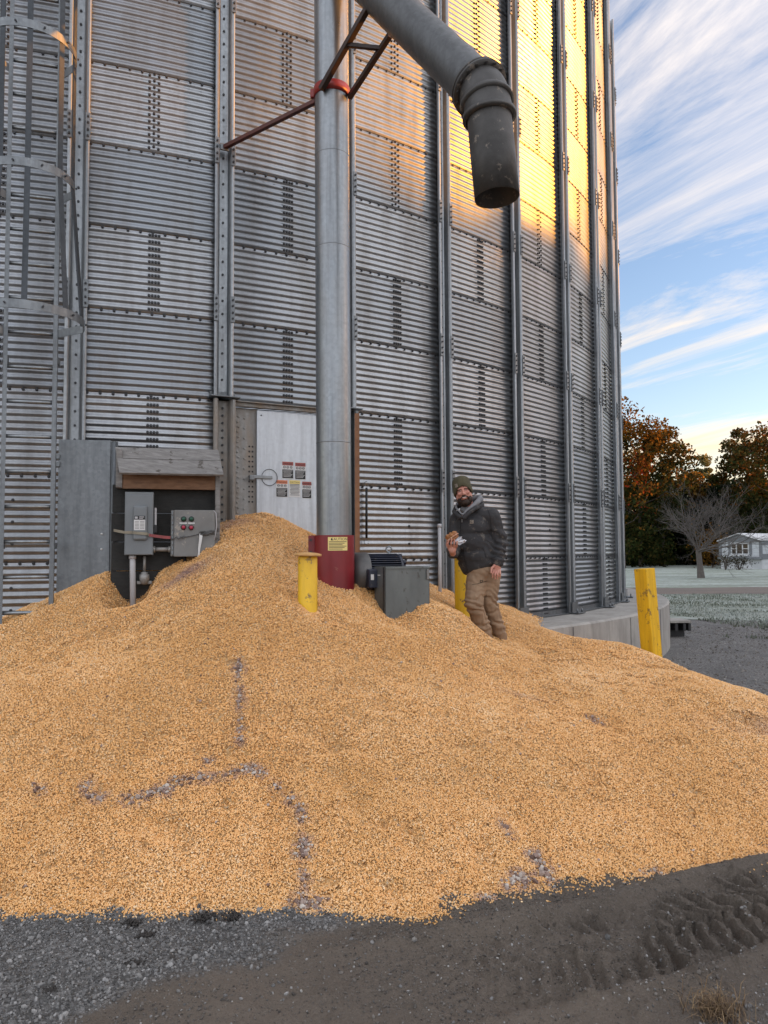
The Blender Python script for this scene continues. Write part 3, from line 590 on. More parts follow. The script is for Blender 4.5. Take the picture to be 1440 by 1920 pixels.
st0 = make_stiff(Z0 + .01)
for k in [-3, -2, -1, 0, 3, 4, 5, 6, 7, 8, 9]:
    o = st0 if k == -3 else copy_tree(st0, bin_); o.rotation_euler.z = A0 + k * DA
stj = make_stiff(Z0 + 3 * RH + .01)
for k in (1, 2):
    o = stj if k == 1 else copy_tree(stj, bin_); o.rotation_euler.z = A0 + k * DA
# base angle ring on the concrete and anchor lugs
mb = MB(); aa = np.linspace(A0 - 3 * DA, A0 + 12 * DA, 120)
for r0, r1, z0, z1 in ((BR + .012, BR + .10, Z0 + .001, Z0 + .010), (BR + .010, BR + .018, Z0 + .010, Z0 + .07)):
    vs = []
    for a in aa: vs += [cyl(a, r0, z0), cyl(a, r1, z0), cyl(a, r1, z1), cyl(a, r0, z1)]
    mb.add(vs, [(4 * i + q, 4 * i + (q + 1) % 4, 4 * i + 4 + (q + 1) % 4, 4 * i + 4 + q) for i in range(len(aa) - 1) for q in range(4)])
mb.build('base_ring', M['zinc2'], bin_)
for k in range(4, 9):
    a = A0 + k * DA; fr = Fr(cyl(a, BR + .10, Z0), (math.cos(a), math.sin(a), 0), (-math.sin(a), math.cos(a), 0))
    mb = MB(); mb.box((0, -.05, .012), (.24, .16, .016), fr, bev=.003); mb.box((0, -.02, .09), (.20, .012, .14), fr)
    for s in (-1, 1): mb.tube([fr((s * .08, -.09, .02)), fr((s * .08, -.09, .07))], .012, 8)
    mb.build('anchor_foot', M['zinc2'], bin_)
# ---- door bay between stiffeners 1 and 2
def bay(u, r=0.0, z=0.0):    # u 0..1 across the bay
    return V(cyl(A0 + (1 + u) * DA, BR + r, z))
e0, e1 = bay(0, .0, 0), bay(1, .0, 0); ex = (e1 - e0); BW = np.linalg.norm(ex); ex = ex / BW; eyi = np.array([-ex[1], ex[0], 0])   # eyi points inwards
DZ = Z0 + 3 * RH
fr = Fr((e0[0], e0[1], 0), ex, eyi)
# heavy jambs below the header, in line with stiffeners 1 and 2
for u0, nm, mats in ((0.0, 'jamb', [M['dusty'], M['bolt']]), (BW, 'jamb', [M['zinc2'], M['bolt']])):
    f2 = Fr(fr((u0, 0, 0)), ex, eyi); mb = MB(); prof = [(x * 1.12, -(r * 1.25 + .01)) for x, r in PROF]; prof = prof + [(x * .93, y + .008) for x, y in prof[::-1]]
    n = len(prof); vs = [f2((x, y, z)) for z in (Z0, DZ - .01) for x, y in prof]
    mb.add(vs, [(i, (i + 1) % n, n + (i + 1) % n, n + i) for i in range(n)] + [tuple(range(n - 1, -1, -1)), tuple(range(n, 2 * n))])
    z = Z0 + .1
    while z < DZ - .06: mb.lathe([(0, .012), (.012, .012), (.012, 0)], f2((0.0, -.026, z)), -eyi, 7, 1, False); z += .075
    mb.build(nm, mats, bin_)
    mb = MB(); mb.box((0, -.075, DZ + .012), (.30, .17, .014), f2, bev=.004); mb.box((0, -.02, DZ + .05), (.26, .012, .06), f2); mb.build('cap_plate', M['zinc2'], bin_)
# header band, bolted side plate and the inner door sheet
mb = MB(); mb.box((BW / 2, -.012, DZ - .03), (BW - .22, .05, .045), fr, bev=.005); mb.box((BW / 2, -.03, DZ - .007), (BW - .22, .09, .008), fr); mb.build('header', M['dusty'], bin_)
mb = MB(); mb.box((.24, .03, (Z0 + DZ - .06) / 2), (.30, .012, DZ - .06 - Z0), fr)
for row in range(30):
    z = DZ - .14 - row * .052
    if z < 1.6: break
    for c, (x, s) in enumerate(((.145, .011), (.175, .011), (.235, .011))):
        if c == 2 and row % 2: continue
        mb.lathe([(0, .010), (s, .008), (s, 0)], fr((x + (.0 if row % 2 else .012), .024, z - c * .012)), -eyi, 8, 0, False)
    if 6 <= row <= 17:
        for x in (.30, .335): mb.lathe([(0, .003), (.010, .003), (.010, 0)], fr((x, .024, z)), -eyi, 8, 1, False)
mb.build('side_plate', [M['dusty'], M['black']], bin_)
mb = MB(); mb.box((BW - .16, .03, (Z0 + DZ - .06) / 2), (.12, .012, DZ - .06 - Z0), fr); mb.build('side_plate', M['zinc2'], bin_)
# door leaf, slightly ajar at its handle side
L0 = H(481, 858, 11.385); L0[2] = 0; d0 = math.radians(4); lx = ex * math.cos(d0) + eyi * math.sin(d0) * -1; lx = ex; lf = Fr((L0[0], L0[1], 0), lx, np.array([-lx[1], lx[0], 0]))
LW = .98; zt = DZ - .075
mb = MB(); mb.box((LW / 2, 0, (Z0 + .05 + zt) / 2), (LW, .022, zt - Z0 - .05), lf, bev=.006); mb.lathe([(0, .006), (.008, .005), (.008, 0)], lf((.045, -.011, zt - .05)), -eyi, 8, 1); leaf = mb.build('door_leaf', [M['door'], M['bolt']], bin_)
hp = lf((.135, -.02, 2.46)); mb = MB(); mb.ring(hp, -eyi, .085, .0032, 28, 6); mb.build('pull_ring', M['wire'], leaf)
mb = MB(); mb.box((.045, -.022, 2.46), (.24, .012, .035), lf, bev=.004); mb.box((-.06, -.03, 2.45), (.05, .03, .05), lf, bev=.004); mb.build('latch', M['zinc'], leaf)
def decal(x, z, w, h, head, word, cols, dark):
    mb = MB(); mb.box((x, -.0125, z), (w, .002, h), lf, 0)
    mb.box((x, -.0142, z + h / 2 - .022), (w * .96, .0012, .038), lf, 1); text_mb(mb, word, .024, Fr(lf((x, -.0150, z + h / 2 - .032)), lx, eyi), 2)
    if dark:
        for q in (-1, 0, 1):
            c = x + q * w * .29; mb.ring(lf((c, -.0145, z + h * .17)), -eyi, .012, .0022, 12, 4, 2); mb.box((c, -.0142, z + h * .17), (.020, .001, .004), lf, 2)
        mb.box((x, -.0142, z - h * .22), (w * .94, .0012, h * .50), lf, 2)
        for q in range(6): mb.box((x - w * .03 * (q % 3), -.0152, z - h * .03 - q * h * .07), (w * (.82 - .09 * (q % 3)), .0008, .0038), lf, 3)
    else:
        for q in range(9): mb.box((x, -.0142, z + h * .25 - q * h * .078), (w * (.84 - .12 * (q % 4 == 3)), .0008, .0045), lf, 2)
    mb.build('warning_decal', cols, leaf)
B_, W_, LR, LY, LO = M['black'], M['white'], M['label_red'], M['label_yellow'], M['label_orange']
k0 = 1.0
zU, zL = H(545, 882, 11.38)[2], H(550, 917, 11.38)[2]
def ux(px): return float((H(px, 900, 11.385) - lf.o)[:2] @ lx[:2])
decal(ux(539), zU, .128, .182, LR, 'DANGER', [W_, LR, B_, W_], True); decal(ux(562.5), zU - .004, .122, .182, LR, 'DANGER', [W_, LR, B_, W_], True)
decal(ux(528), zL, .128, .182, LO, 'WARNING', [W_, LO, B_, W_], True); decal(ux(552), zL + .004, .128, .182, LY, 'CAUTION', [W_, LY, B_, W_], False); decal(ux(574.5), zL - .006, .108, .182, LR, 'WARNING', [W_, LR, B_, W_], True)
# rusty edge post on the right of the bay
p0 = P(669, 775, 8.2); p1 = P(669, 1060, 8.2); mb = MB(); f3 = Fr((p0[0], p0[1], 0), (1, .15, 0), (-.15, 1, 0)); z0, z1 = 1.3, p0[2]
mb.box((0, 0, (z0 + z1) / 2), (.048, .010, z1 - z0), f3); mb.box((.024, .05, (z0 + z1) / 2), (.008, .10, z1 - z0), f3); mb.build('edge_angle', M['rusty'], bin_)
# outer door leaf swung open to the left
q0 = P(110, 850, 6.98); q1 = P(208, 850, 7.06); dx = (q1 - q0); dx[2] = 0; wv = np.linalg.norm(dx); dx /= wv; f4 = Fr((q0[0], q0[1], 0), dx, (-dx[1], dx[0], 0)); zt = P(110, 824, 6.98)[2]
mb = MB(); mb.box((wv / 2, 0, (1.0 + zt) / 2), (wv, .016, zt - 1.0), f4, bev=.004); mb.prism([(wv - .005, 1.0), (wv + .055, 1.0), (wv + .055, zt - .01), (wv - .005, zt - .01)], .004, .05, f4)
mb.tube([f4((wv + .03, -.012, 1.0)), f4((wv + .03, -.012, zt - .012))], .020, 8)
for z in (1.72, 1.86): mb.lathe([(0, .006), (.010, .005), (.010, 0)], f4((wv - .07, -.008, z)), -f4.m[1], 8, 1)
od = mb.build('outer_door', [M['zinc2'], M['white']], bin_); od['label'] = 'outer door leaf swung open against the wall'
mb = MB()
for z in (zt - .16, zt - .23): mb.box((-.01, -.012, z), (.05, .03, .045), f4, bev=.004)
mb.build('hinge', M['zinc2'], od)
# ------------------------------------------------------------------ concrete foundation
mb = MB(); n = 180; RP = 12.26
vs = [(BC[0] + r * math.cos(2 * math.pi * i / n), BC[1] + r * math.sin(2 * math.pi * i / n), z) for r, z in ((11.0, Z0 - .006), (RP - .03, Z0 - .006), (RP, Z0 - .03), (RP, -.2)) for i in range(n)]
mb.add(vs, [(q * n + i, q * n + (i + 1) % n, (q + 1) * n + (i + 1) % n, (q + 1) * n + i) for q in range(3) for i in range(n)])
for i in range(26):    # form joints down the side
    a = A0 + (i + .45) * DA * 1.15; f5 = Fr(cyl(a, RP, 0), (math.cos(a), math.sin(a), 0), (-math.sin(a), math.cos(a), 0)); mb.box((0, .002, .37), (.012, .010, .76), f5, 1)
tag(mb.build('foundation', [M['concrete'], M['wire']]), 'low round gray concrete foundation ring under the grain bin', 'foundation')
pf_ = P(1270, 1166, 15.2); mb = MB(); f6 = frame_z((pf_[0], pf_[1], 0), .05); mb.box((-.05, 0, .305), (.42, .55, .05), f6, 0, .008); mb.box((-.05, .1, .14), (.34, .30, .28), f6, 1, .01)
for x in (-.14, .02, .12): mb.box((x, -.18, .20), (.05, .2, .14), f6, 1)
tag(mb.build('slab', [M['concrete'], M['black']]), 'small dark slab topped block lying beside the round foundation', 'slab')
# ------------------------------------------------------------------ caged ladder on the wall
aL = math.atan2(-3.45 - BC[0], BC[1] - 6.75)
LD = P(103, 900, 6.72); LE = P(3, 900, 6.60)
lx_ = LD - LE; lx_[2] = 0; lw = np.linalg.norm(lx_); lx_ /= lw; ly_ = np.array([-lx_[1], lx_[0], 0])   # ly_ points to the wall
lf2 = Fr((LE[0], LE[1], 0), lx_, ly_)
lad = thing('caged_ladder', 'galvanised ladder with a hooped safety cage up the left bin wall', 'ladder', (LE[0], LE[1], 0))
ZL0 = 1.0; ZL1 = 8.0
for x in (0, lw):
    mb = MB(); s = 1 if x == 0 else -1; mb.box((x, 0, (ZL0 + ZL1) / 2), (.010, .055, ZL1 - ZL0), lf2); mb.box((x + s * .016, -.026, (ZL0 + ZL1) / 2), (.030, .006, ZL1 - ZL0), lf2)
    mb.build('stringer', M['zinc2'], lad)
z = P(50, 1018, 6.66)[2] - .30 * 2
while z < ZL1:
    if z > 1.05: mb = MB(); mb.tube([lf2((.004, -.006, z)), lf2((lw - .004, -.006, z))], .017, 10); mb.build('rung', M['zinc'], lad)
    z += .305
for z in (1.75, 3.4, 5.2, 7.0):
    for x in (0, lw): mb = MB(); mb.box((x, .10, z), (.012, .18, .05), lf2); mb.build('standoff', M['zinc2'], lad)
# hoops: plan curve starting and ending on the stringers, bulging towards the yard
def hoop_pts(rx, ry, z, n=26, a0=-.32):
    pts = []
    for i in range(n + 1):
        a = a0 + (math.pi - 2 * a0) * i / n; pts.append((lw / 2 + rx * math.cos(a), -.02 - .28 * ry / .36 - ry * math.sin(a), z))
    return [(lw, -.01, z)] + pts + [(0, -.01, z)]
def band(pts, h, t_, m=0):
    mb = MB(); n = len(pts); P3 = [V(p) for p in pts]; vs = []
    for i in range(n):
        d = P3[min(i + 1, n - 1)] - P3[max(i - 1, 0)]; nn = np.array([d[1], -d[0], 0]); nn /= np.linalg.norm(nn)
        for o_, z_ in ((0, -h / 2), (t_, -h / 2), (t_, h / 2), (0, h / 2)): vs.append(lf2(P3[i] + nn * o_ + V((0, 0, z_))))
    mb.add(vs, [(4 * i + q, 4 * i + 4 + q, 4 * i + 4 + (q + 1) % 4, 4 * i + (q + 1) % 4) for i in range(n - 1) for q in range(4)] + [(0, 1, 2, 3), (4 * n - 1, 4 * n - 2, 4 * n - 3, 4 * n - 4)])
    return mb
HZ = [(3.62, .47, .46), (4.82, .37, .38), (5.97, .37, .38), (7.1, .37, .38)]
for z, rx, ry in HZ:
    mb = band(hoop_pts(rx, ry, z), .070, .005)
    for q in hoop_pts(rx, ry, z)[3::4]:
        d = V((q[0] - lw / 2, q[1] + .2, 0)); d /= np.linalg.norm(d); mb.lathe([(0, .010), (.009, .010), (.009, 0)], lf2(V(q) + d * .006), d @ lf2.m, 6, 1, False)
    mb.build('hoop', [M['zinc2'], M['bolt']], lad)
for i in range(5):
    n = 26; q = 1 + int(round(((10, 44, 79, 114, 150)[i] + 18.3) / 216.6 * n)); pts = [V(hoop_pts(rx, ry, z)[q]) for z, rx, ry in HZ] ; pts[0] = pts[0] + V((0, 0, -.03)); pts[-1] = pts[-1] + V((0, 0, .9))
    d = V((pts[1][0] - lw / 2, pts[1][1] + .2, 0)); d /= np.linalg.norm(d); tn = np.array([-d[1], d[0], 0]); mb = MB(); vs = []
    for p in pts:
        p = p - d * .006
        for a, b in ((-.022, 0), (.022, 0), (.022, -.005), (.005, -.005), (.005, -.022), (-.005, -.022), (-.005, -.005), (-.022, -.005)): vs.append(lf2(p + tn * a + d * b))
    mb.add(vs, [(8 * j + q, 8 * j + (q + 1) % 8, 8 * j + 8 + (q + 1) % 8, 8 * j + 8 + q) for j in range(len(pts) - 1) for q in range(8)] + [tuple(range(7, -1, -1)), tuple(range(8 * len(pts) - 8, 8 * len(pts)))])
    mb.build('cage_bar', M['cagebar'], lad)
# ------------------------------------------------------------------ unloading auger
PD = 6.95; pb = P(627, 1090, PD); pt = P(621, 0, PD); PR = 33.0 / F * PD
px_t = pb + (pt - pb) / (pt[2] - pb[2]) * (8.3 - pb[2])
aug = thing('grain_auger', 'tall galvanised unloading auger tube with a red base and overhead spout', 'auger', (pb[0], pb[1], 0))
dirp = (px_t - pb); dirp /= np.linalg.norm(dirp)
base = pb - dirp * .7; L = np.linalg.norm(px_t - base); mb = MB(); mb.lathe([(PR, q) for q in np.linspace(0, L, 24)], base, dirp, 48)
for s in (1.95, 3.75, 4.62): mb.lathe([(PR, s - .006), (PR * 1.012, s - .004), (PR * 1.012, s + .004), (PR, s + .006)], base, dirp, 48)
mb.build('tube', M['pole'], aug)
zc = P(620, 176, PD)[2]; c0_ = pb + dirp * ((zc - pb[2]) / dirp[2]); mb = MB(); mb.lathe([(PR, -.046), (PR + .008, -.046), (PR + .008, .046), (PR, .046)], c0_, dirp, 48); mb.box((-PR - .02, 0, zc), (.04, .04, .08), Fr((c0_[0], c0_[1], 0)), 0, .006); mb.build('clamp_band', M['redband'], aug)
# red half round guard
zg = P(625, 1004, PD)[2]; mb = MB(); f7 = frame_z((pb[0], pb[1], 0), .08); rg = PR + .022; vs = []; n = 24
for i in range(n + 1):
    a = math.pi + math.pi * i / n; vs += [f7((rg * math.cos(a), rg * math.sin(a) * 1.0, zg)), f7((rg * math.cos(a), rg * math.sin(a), .75))]
vs += [f7((rg, .16, zg)), f7((rg, .16, .75))]; vs = [f7((-rg, .16, zg)), f7((-rg, .16, .75))] + vs
mb.add(vs, [(2 * i, 2 * i + 1, 2 * i + 3, 2 * i + 2) for i in range(len(vs) // 2 - 1)], 0, True)
mb.box((-rg - .025, -.02, (zg + .75) / 2), (.055, .008, zg - .75), f7)
for z in (zg - .04, zg - .15, zg - .24): mb.lathe([(0, .012), (.012, .012), (.012, 0)], f7((-rg - .03, -.024, z)), -f7.m[1], 7, 1, False)
gd_ = mb.build('base_guard', [M['red'], M['bolt']], aug)
mb = MB(); cz = P(632, 1020, PD)[2]; wv_, hv_ = .180, .118; vs = []; ff = []
def on_guard(u, z, d): a = -math.pi / 2 + .17 + u / rg; return f7(((rg + d) * math.cos(a), (rg + d) * math.sin(a), z))
def patch(u0, u1, z0, z1, d, m):
    k = 8; b = []
    for i in range(k + 1): u = u0 + (u1 - u0) * i / k; b += [on_guard(u, z0, d), on_guard(u, z1, d)]
    mb.add(b, [(2 * i, 2 * i + 2, 2 * i + 3, 2 * i + 1) for i in range(k)], m)
patch(-.09, .09, cz - hv_ / 2, cz + hv_ / 2, .0015, 0)
for q in range(6): patch(-.080 + .0 * q, .08 - .02 * (q % 3), cz + .016 - q * .013, cz + .021 - q * .013, .0025, 1)
tm = MB(); text_mb(tm, 'CAUTION', .034, WORLD, 0, 0); tv = [(on_guard(v[0] + .012, cz + .030 + v[2], .0025)) for v in tm.v]; mb.add(tv, tm.f, 1)
mb.add([on_guard(-.066, cz + .030, .0025), on_guard(-.044, cz + .030, .0025), on_guard(-.055, cz + .052, .0025)], [(0, 1, 2)], 1)
mb.build('caution_sign', [M['label_yellow'], M['black']], gd_)
# spout: inclined tube, bolted flange, cast elbow, drop pipe
SD = 5.35; fl = P(900, 168, SD); topc = pb + dirp * ((P(622, -95, PD)[2] - pb[2]) / dirp[2])
sd = fl - topc; sL = np.linalg.norm(sd); sd = sd / sL; SR = .168
mb = MB(); mb.lathe([(SR * .98, -.30), (SR * .98, .34), (SR * 1.025, .34), (SR * 1.025, .36), (SR, .37), (SR, sL - .01)], topc, sd, 40)
mb.lathe([(SR * 1.02, .02), (SR * 1.02, .0)], topc, sd, 40); mb.build('spout_tube', M['spout'], aug)
mb = MB(); mb.lathe([(SR, sL - .045), (SR + .036, sL - .045), (SR + .036, sL - .028), (SR, sL - .028)], topc, sd, 40); mb.lathe([(SR, sL - .012), (SR + .040, sL - .012), (SR + .040, sL + .008), (SR * .9, sL + .008)], topc, sd, 40)
u_ = np.cross(sd, (0, 0, 1)); u_ /= np.linalg.norm(u_); w_ = np.cross(sd, u_)
for i in range(16):
    a = 2 * math.pi * i / 16; q = topc + sd * (sL - .05) + (SR + .020) * (math.cos(a) * u_ + math.sin(a) * w_); mb.tube([q, q + sd * .07], .010, 6)
mb.build('flange', M['cast'], aug)
mb = MB(); end = P(932, 371, SD - .12); dn = V((.03, -.05, -1)); dn /= np.linalg.norm(dn); eb = P(918, 226, SD - .10); q0 = topc + sd * sL; pts = []; c1 = q0 + sd * .10
for i in range(9): s = i / 8; pts.append((1 - s)**2 * q0 + 2 * s * (1 - s) * c1 + s * s * eb)
mb.tube(pts, [SR * 1.0, SR * 1.03, SR * 1.04, SR * 1.04, SR * 1.03, SR * 1.02, SR * 1.01, SR, SR * .99], 36, False); rim = P(913, 188, SD - .06)
mb.build('elbow', M['cast'], aug)
axd = (end - eb); eL = np.linalg.norm(axd); axd /= eL
mb = MB(); mb.lathe([(SR, -.02), (SR + .022, -.018), (SR + .024, .012), (SR + .004, .02)], pts[5], (pts[6] - pts[4]), 40); mb.lathe([(SR * .97, -.045), (SR + .020, -.042), (SR + .020, -.012), (SR * .95, -.006)], eb, axd, 40); mb.build('elbow_band', M['cast'], aug)
mb = MB(); mb.lathe([(SR * .93, -.02), (SR * .935, eL * .5), (SR * .925, eL), (SR * .90, eL), (SR * .90, -.02)], eb, axd, 44); mb.build('drop_pipe', M['cast'], aug)
# braces
def bar(a, b, w, mat, name, parent, h=None):
    d = b - a; L = np.linalg.norm(d); d = d / L; s = np.cross(d, (0, 0, 1)); s /= np.linalg.norm(s); u = np.cross(s, d)
    mb = MB(); mb.box((0, 0, L / 2), (w, h or w, L), Fr(a, s, u, d), bev=.004); return mb.build(name, mat, parent)
a1 = P(602, 168, PD - .17); b1 = topc + sd * .62 + u_ * 0; b1 = P(690, 14, PD - .62); bar(a1, b1, .050, M['blackpaint'], 'brace', aug)
a2 = P(655, 183, PD - .05); b2 = P(731, 66, PD - .60); bar(a2, b2, .045, M['blackpaint'], 'brace', aug)
bar(a1 + (b1 - a1) * .56, a2 + (b2 - a2) * .80, .036, M['blackpaint'], 'cross_brace', aug)
s1 = P(592, 190, PD); s2 = H(421, 276, BR + .10); bar(s1, s2, .042, M['blackred'], 'wall_strut', aug)
mb = MB(); mb.box((0, 0, 0), (.09, .02, .07), Fr(s2, ex, eyi), bev=.004); mb.build('strut_foot', M['zinc2'], aug)
# ------------------------------------------------------------------ things around the foot of the auger
def hit(fr, px, py, d=0.0):
    """local x and z where the sight line meets the frame's plane y = d"""
    r = ray(px, py); o = V((0, 0, EYE)); n = fr.m[1]; t_ = ((fr.o + n * d - o) @ n) / (r @ n); q = (o + r * t_ - fr.o); return float(q @ fr.m[0]), float(q @ fr.m[2])
# motor
mc = P(716, 1074, 7.2); mo = thing('electric_motor', 'dark navy finned electric motor half buried in corn beside the auger', 'motor', mc)
yaw = .30; axm = V((math.cos(yaw), math.sin(yaw), 0)); fm = Fr(mc, axm, (-axm[1], axm[0], 0)); Rm_ = .160
mb = MB(); mb.lathe([(Rm_ * .93, -.16), (Rm_ * .93, .15)], mc, axm, 40, cap=True)
for i in range(44):
    a = 2 * math.pi * i / 44; c = V((0, math.cos(a), math.sin(a))); s = V((0, -math.sin(a), math.cos(a)))
    mb.box((0, 0, 0), (.29, .030, .0055), Fr(fm(c * (Rm_ + .004)), axm, c @ fm.m, s @ fm.m))
mb.build('finned_body', M['motor'], mo)
mb = MB(); mb.lathe([(Rm_ + .030, -.15), (Rm_ + .034, -.17), (Rm_ + .030, -.26), (Rm_ - .02, -.30), (.03, -.31), (0, -.31)], mc, axm, 40); mb.lathe([(Rm_ + .005, -.15), (Rm_ + .030, -.15)], mc, axm, 40); mb.build('fan_cover', worn('motor cover', (.11, .105, .10), (.07, .07, .07), .45, .3, 6, .05), mo)
mb = MB(); mb.lathe([(Rm_ + .012, .145), (Rm_ + .014, .165), (Rm_ * .75, .20), (.06, .235), (.055, .26), (0, .26)], mc, axm, 40)
for q in (-.9, 0, .9): mb.tube([fm((.165, (Rm_ - .005) * math.sin(q), (Rm_ - .005) * math.cos(q))), fm((.195, (Rm_ - .005) * math.sin(q), (Rm_ - .005) * math.cos(q)))], .022, 8)
mb.build('end_bell', M['motor'], mo)
eb_ = fm((.07, 0, Rm_ + .06)); mb = MB(); mb.ring(eb_, (math.cos(yaw + 1.1), math.sin(yaw + 1.1), 0), .026, .008, 20, 8); mb.tube([eb_ - V((0, 0, .026)), eb_ - V((0, 0, .065))], .012, 8); mb.build('lifting_eye', M['zinc'], mo)
mb = MB(); mb.box((-.12, -Rm_ - .05, -.045), (.17, .12, .17), fm, 0, .012); mb.box((-.12, -Rm_ - .115, -.045), (.16, .012, .16), fm, 0, .004); mb.box((-.175, -Rm_ - .1225, -.03), (.028, .002, .05), fm, 1); mb.build('terminal_box', [M['motor'], M['white']], mo)
# sheet metal belt guard, open at the top
g0 = P(722, 1063, 6.74); yawg = .42; fg = frame_z((g0[0], g0[1], g0[2]), yawg); gw = hit(fg, 805, 1063)[0]; gdp = .235; gh = .56
guard = thing('belt_guard', 'gray sheet metal guard box with open top standing in the corn', 'guard', g0)
mb = MB(); T = .006
def plate(a, b, th, poly=None):
    a, b = V(a), V(b); mb.prism([(0, -gh), (np.linalg.norm(b - a), -gh), (np.linalg.norm(b - a), 0), (0, 0)], 0, th, Fr(fg(a), (b - a) @ fg.m, np.cross((0, 0, 1), (b - a)) @ fg.m))
plate((0, 0, 0), (gw, 0, 0), T); plate((0, gdp, 0), (0, .0, 0), T); plate((gw, 0.0, 0), (gw, gdp, 0), T); plate((gw, gdp, 0), (0, gdp, 0), T)
mb.box((gw / 2, -.006, -.008), (gw, .014, .016), fg); mb.build('shell', M['guard'], guard)
mb = MB(); mb.box((gw - .022, -.012, -.07), (.022, .016, .09), fg, 0, .003); mb.build('catch', M['graybox2'], guard)
mb = MB(); mb.box((-.004, .030, -.2), (.004, .012, gh * .7), fg); mb.box((-.006, .12, -.075), (.006, .05, .006), fg, 1); mb.build('side_seam', [M['black'], M['white']], guard)
# bollards and the timber post
def bollard(px, ptop, pbot, w, D, label, lid):
    c = P(px, pbot, D); zt_ = P(px, ptop, D)[2]; r = w / 2 / F * D; b = thing('bollard', label, 'bollard', (c[0], c[1], 0), None)
    mb = MB(); mb.lathe([(r, 0), (r, zt_ - .03 if not lid else zt_ - .01), (r * .93, zt_ - .008 if not lid else zt_), (r * .6, zt_ + (.02 if not lid else 0)), (0, zt_ + (.03 if not lid else 0))], (c[0], c[1], 0), (0, 0, 1), 36); mb.build('pipe', M['yellow'], b)
    if lid:
        mb = MB(); mb.lathe([(0, -.006), (r * 1.40, -.006), (r * 1.42, .004), (r * 1.38, .012), (r * .9, .020), (0, .026)], (c[0] + .004, c[1] - .01, zt_ + .004), (.03, -.01, 1), 36); mb.build('corn_covered_cap', M['cornlid'], b)
bollard(577, 1042, 1130, 36, 6.30, 'short yellow pipe bollard with a corn dusted cap in front of the auger', True)
bollard(868, 1040, 1140, 30, 8.15, 'yellow pipe bollard standing behind the man', False)
yb = P(1222, 1228, 8.0); yt = P(1208, 1066, 8.0); ya = yt - yb; ya /= np.linalg.norm(ya); sx = np.cross((0, 1, 0), ya); yw = .62
exx = V((math.cos(yw), math.sin(yw), 0)); exx = exx - ya * (exx @ ya); exx /= np.linalg.norm(exx); eyy = np.cross(ya, exx); L = np.linalg.norm(yt - yb)
mb = MB(); mb.box((0, 0, (L - 1.3) / 2), (.150, .150, L + 1.3), Fr(yb, exx, eyy, ya), 0, .006)
tag(mb.build('timber_post', M['yellowwood']), 'leaning square yellow timber post at the right edge of the corn pile', 'post')
# bungee on the wall, slim conduit by the stiffener
b0 = H(685, 912, BR - .03); b1 = H(685, 1013, BR - .03); off = V((.015, -.085, 0)); mb = MB(); mb.tube([b0 + off + V((0, 0, -.02)), b1 + off + V((0, 0, .02))], .013, 8)
sp_ = thing('rubber_tiedown', 'black rubber tie-down strap hanging on the corrugated wall beside the auger', 'strap', (b0[0], b0[1], b1[2])); mb.build('strap_cord', M['black'], sp_)
for q, s in ((b0, 1), (b1, -1)):
    mb = MB(); mb.ring(q + off + V((0, 0, s * .02)), (0, 1, 0), .026, .004, 16, 6, 0, 4.6, .4); mb.build('hook', M['zinc2'], sp_)
c0 = P(825, 1094, 8.72); c1 = P(825, 984, 8.72); mb = MB(); mb.tube([(c0[0], c0[1], .9), (c0[0], c0[1], c1[2])], .020, 14); mb.lathe([(.0, .012), (.024, .010), (.024, -.03), (.0, -.03)], (c0[0], c0[1], c1[2]), (0, 0, 1), 14)
tag(mb.build('vent_pipe', M['pvc']), 'slim pale pipe standing against the wall left of the man', 'pipe')
# ------------------------------------------------------------------ weathered wooden panel stand
o0 = P(212, 1000, 6.82); ws = .26; fs = frame_z((o0[0], o0[1], 0), ws)
def h2(px, py, d=0.0): return hit(fs, px, py, d)
def hbox(mb, x0, y0, x1, y1, d, dep, m=0, bev=0.0):
    """a box whose front face fills that rectangle, front at depth d"""
    xa, za = h2(x0, y1, d); xb, _ = h2(x1, y1, d); _, zb = h2(x0, y0, d); mb.box(((xa + xb) / 2, d + dep / 2, (za + zb) / 2), (xb - xa, dep, zb - za), fs, m, bev); return (xa, xb, za, zb)
stand = thing('panel_stand', 'weathered wooden stand with a little board roof over the electrical boxes', 'panel stand', (o0[0], o0[1], 0))
mb = MB(); x0_, zt_ = h2(211, 905, .13); x1_, _ = h2(405, 905, .13)
for i in range(5):
    zz0 = 1.0 + i * .262; mb.box(((x0_ + x1_) / 2, .145 + .004 * (i % 2), zz0 + .129), (x1_ - x0_ + .012 * (i % 2), .03, .256), fs, 0, .004)
mb.build('back_board', M['blackboard'], stand)
for (a, b, c, d, dd) in ((217, 842, 229, 914, .02), (403, 862, 412, 1075, .02)):
    mb = MB(); hbox(mb, a, b, c, d, dd, .10, 0, .003); mb.build('post', M['graywood'], stand)
mb = MB(); hbox(mb, 229, 878, 404, 916, .035, .04, 0, .003); mb.build('header_beam', M['brownwood'], stand)
rb0 = V(fs((h2(216, 838, .12)[0], .12, h2(216, 838, .12)[1]))); xl, zl = h2(216, 838, .12); xr, _ = h2(409, 845, .12); xl2, zl2 = h2(224, 886, -.10); xr2, zr2 = h2(419, 889, -.10)
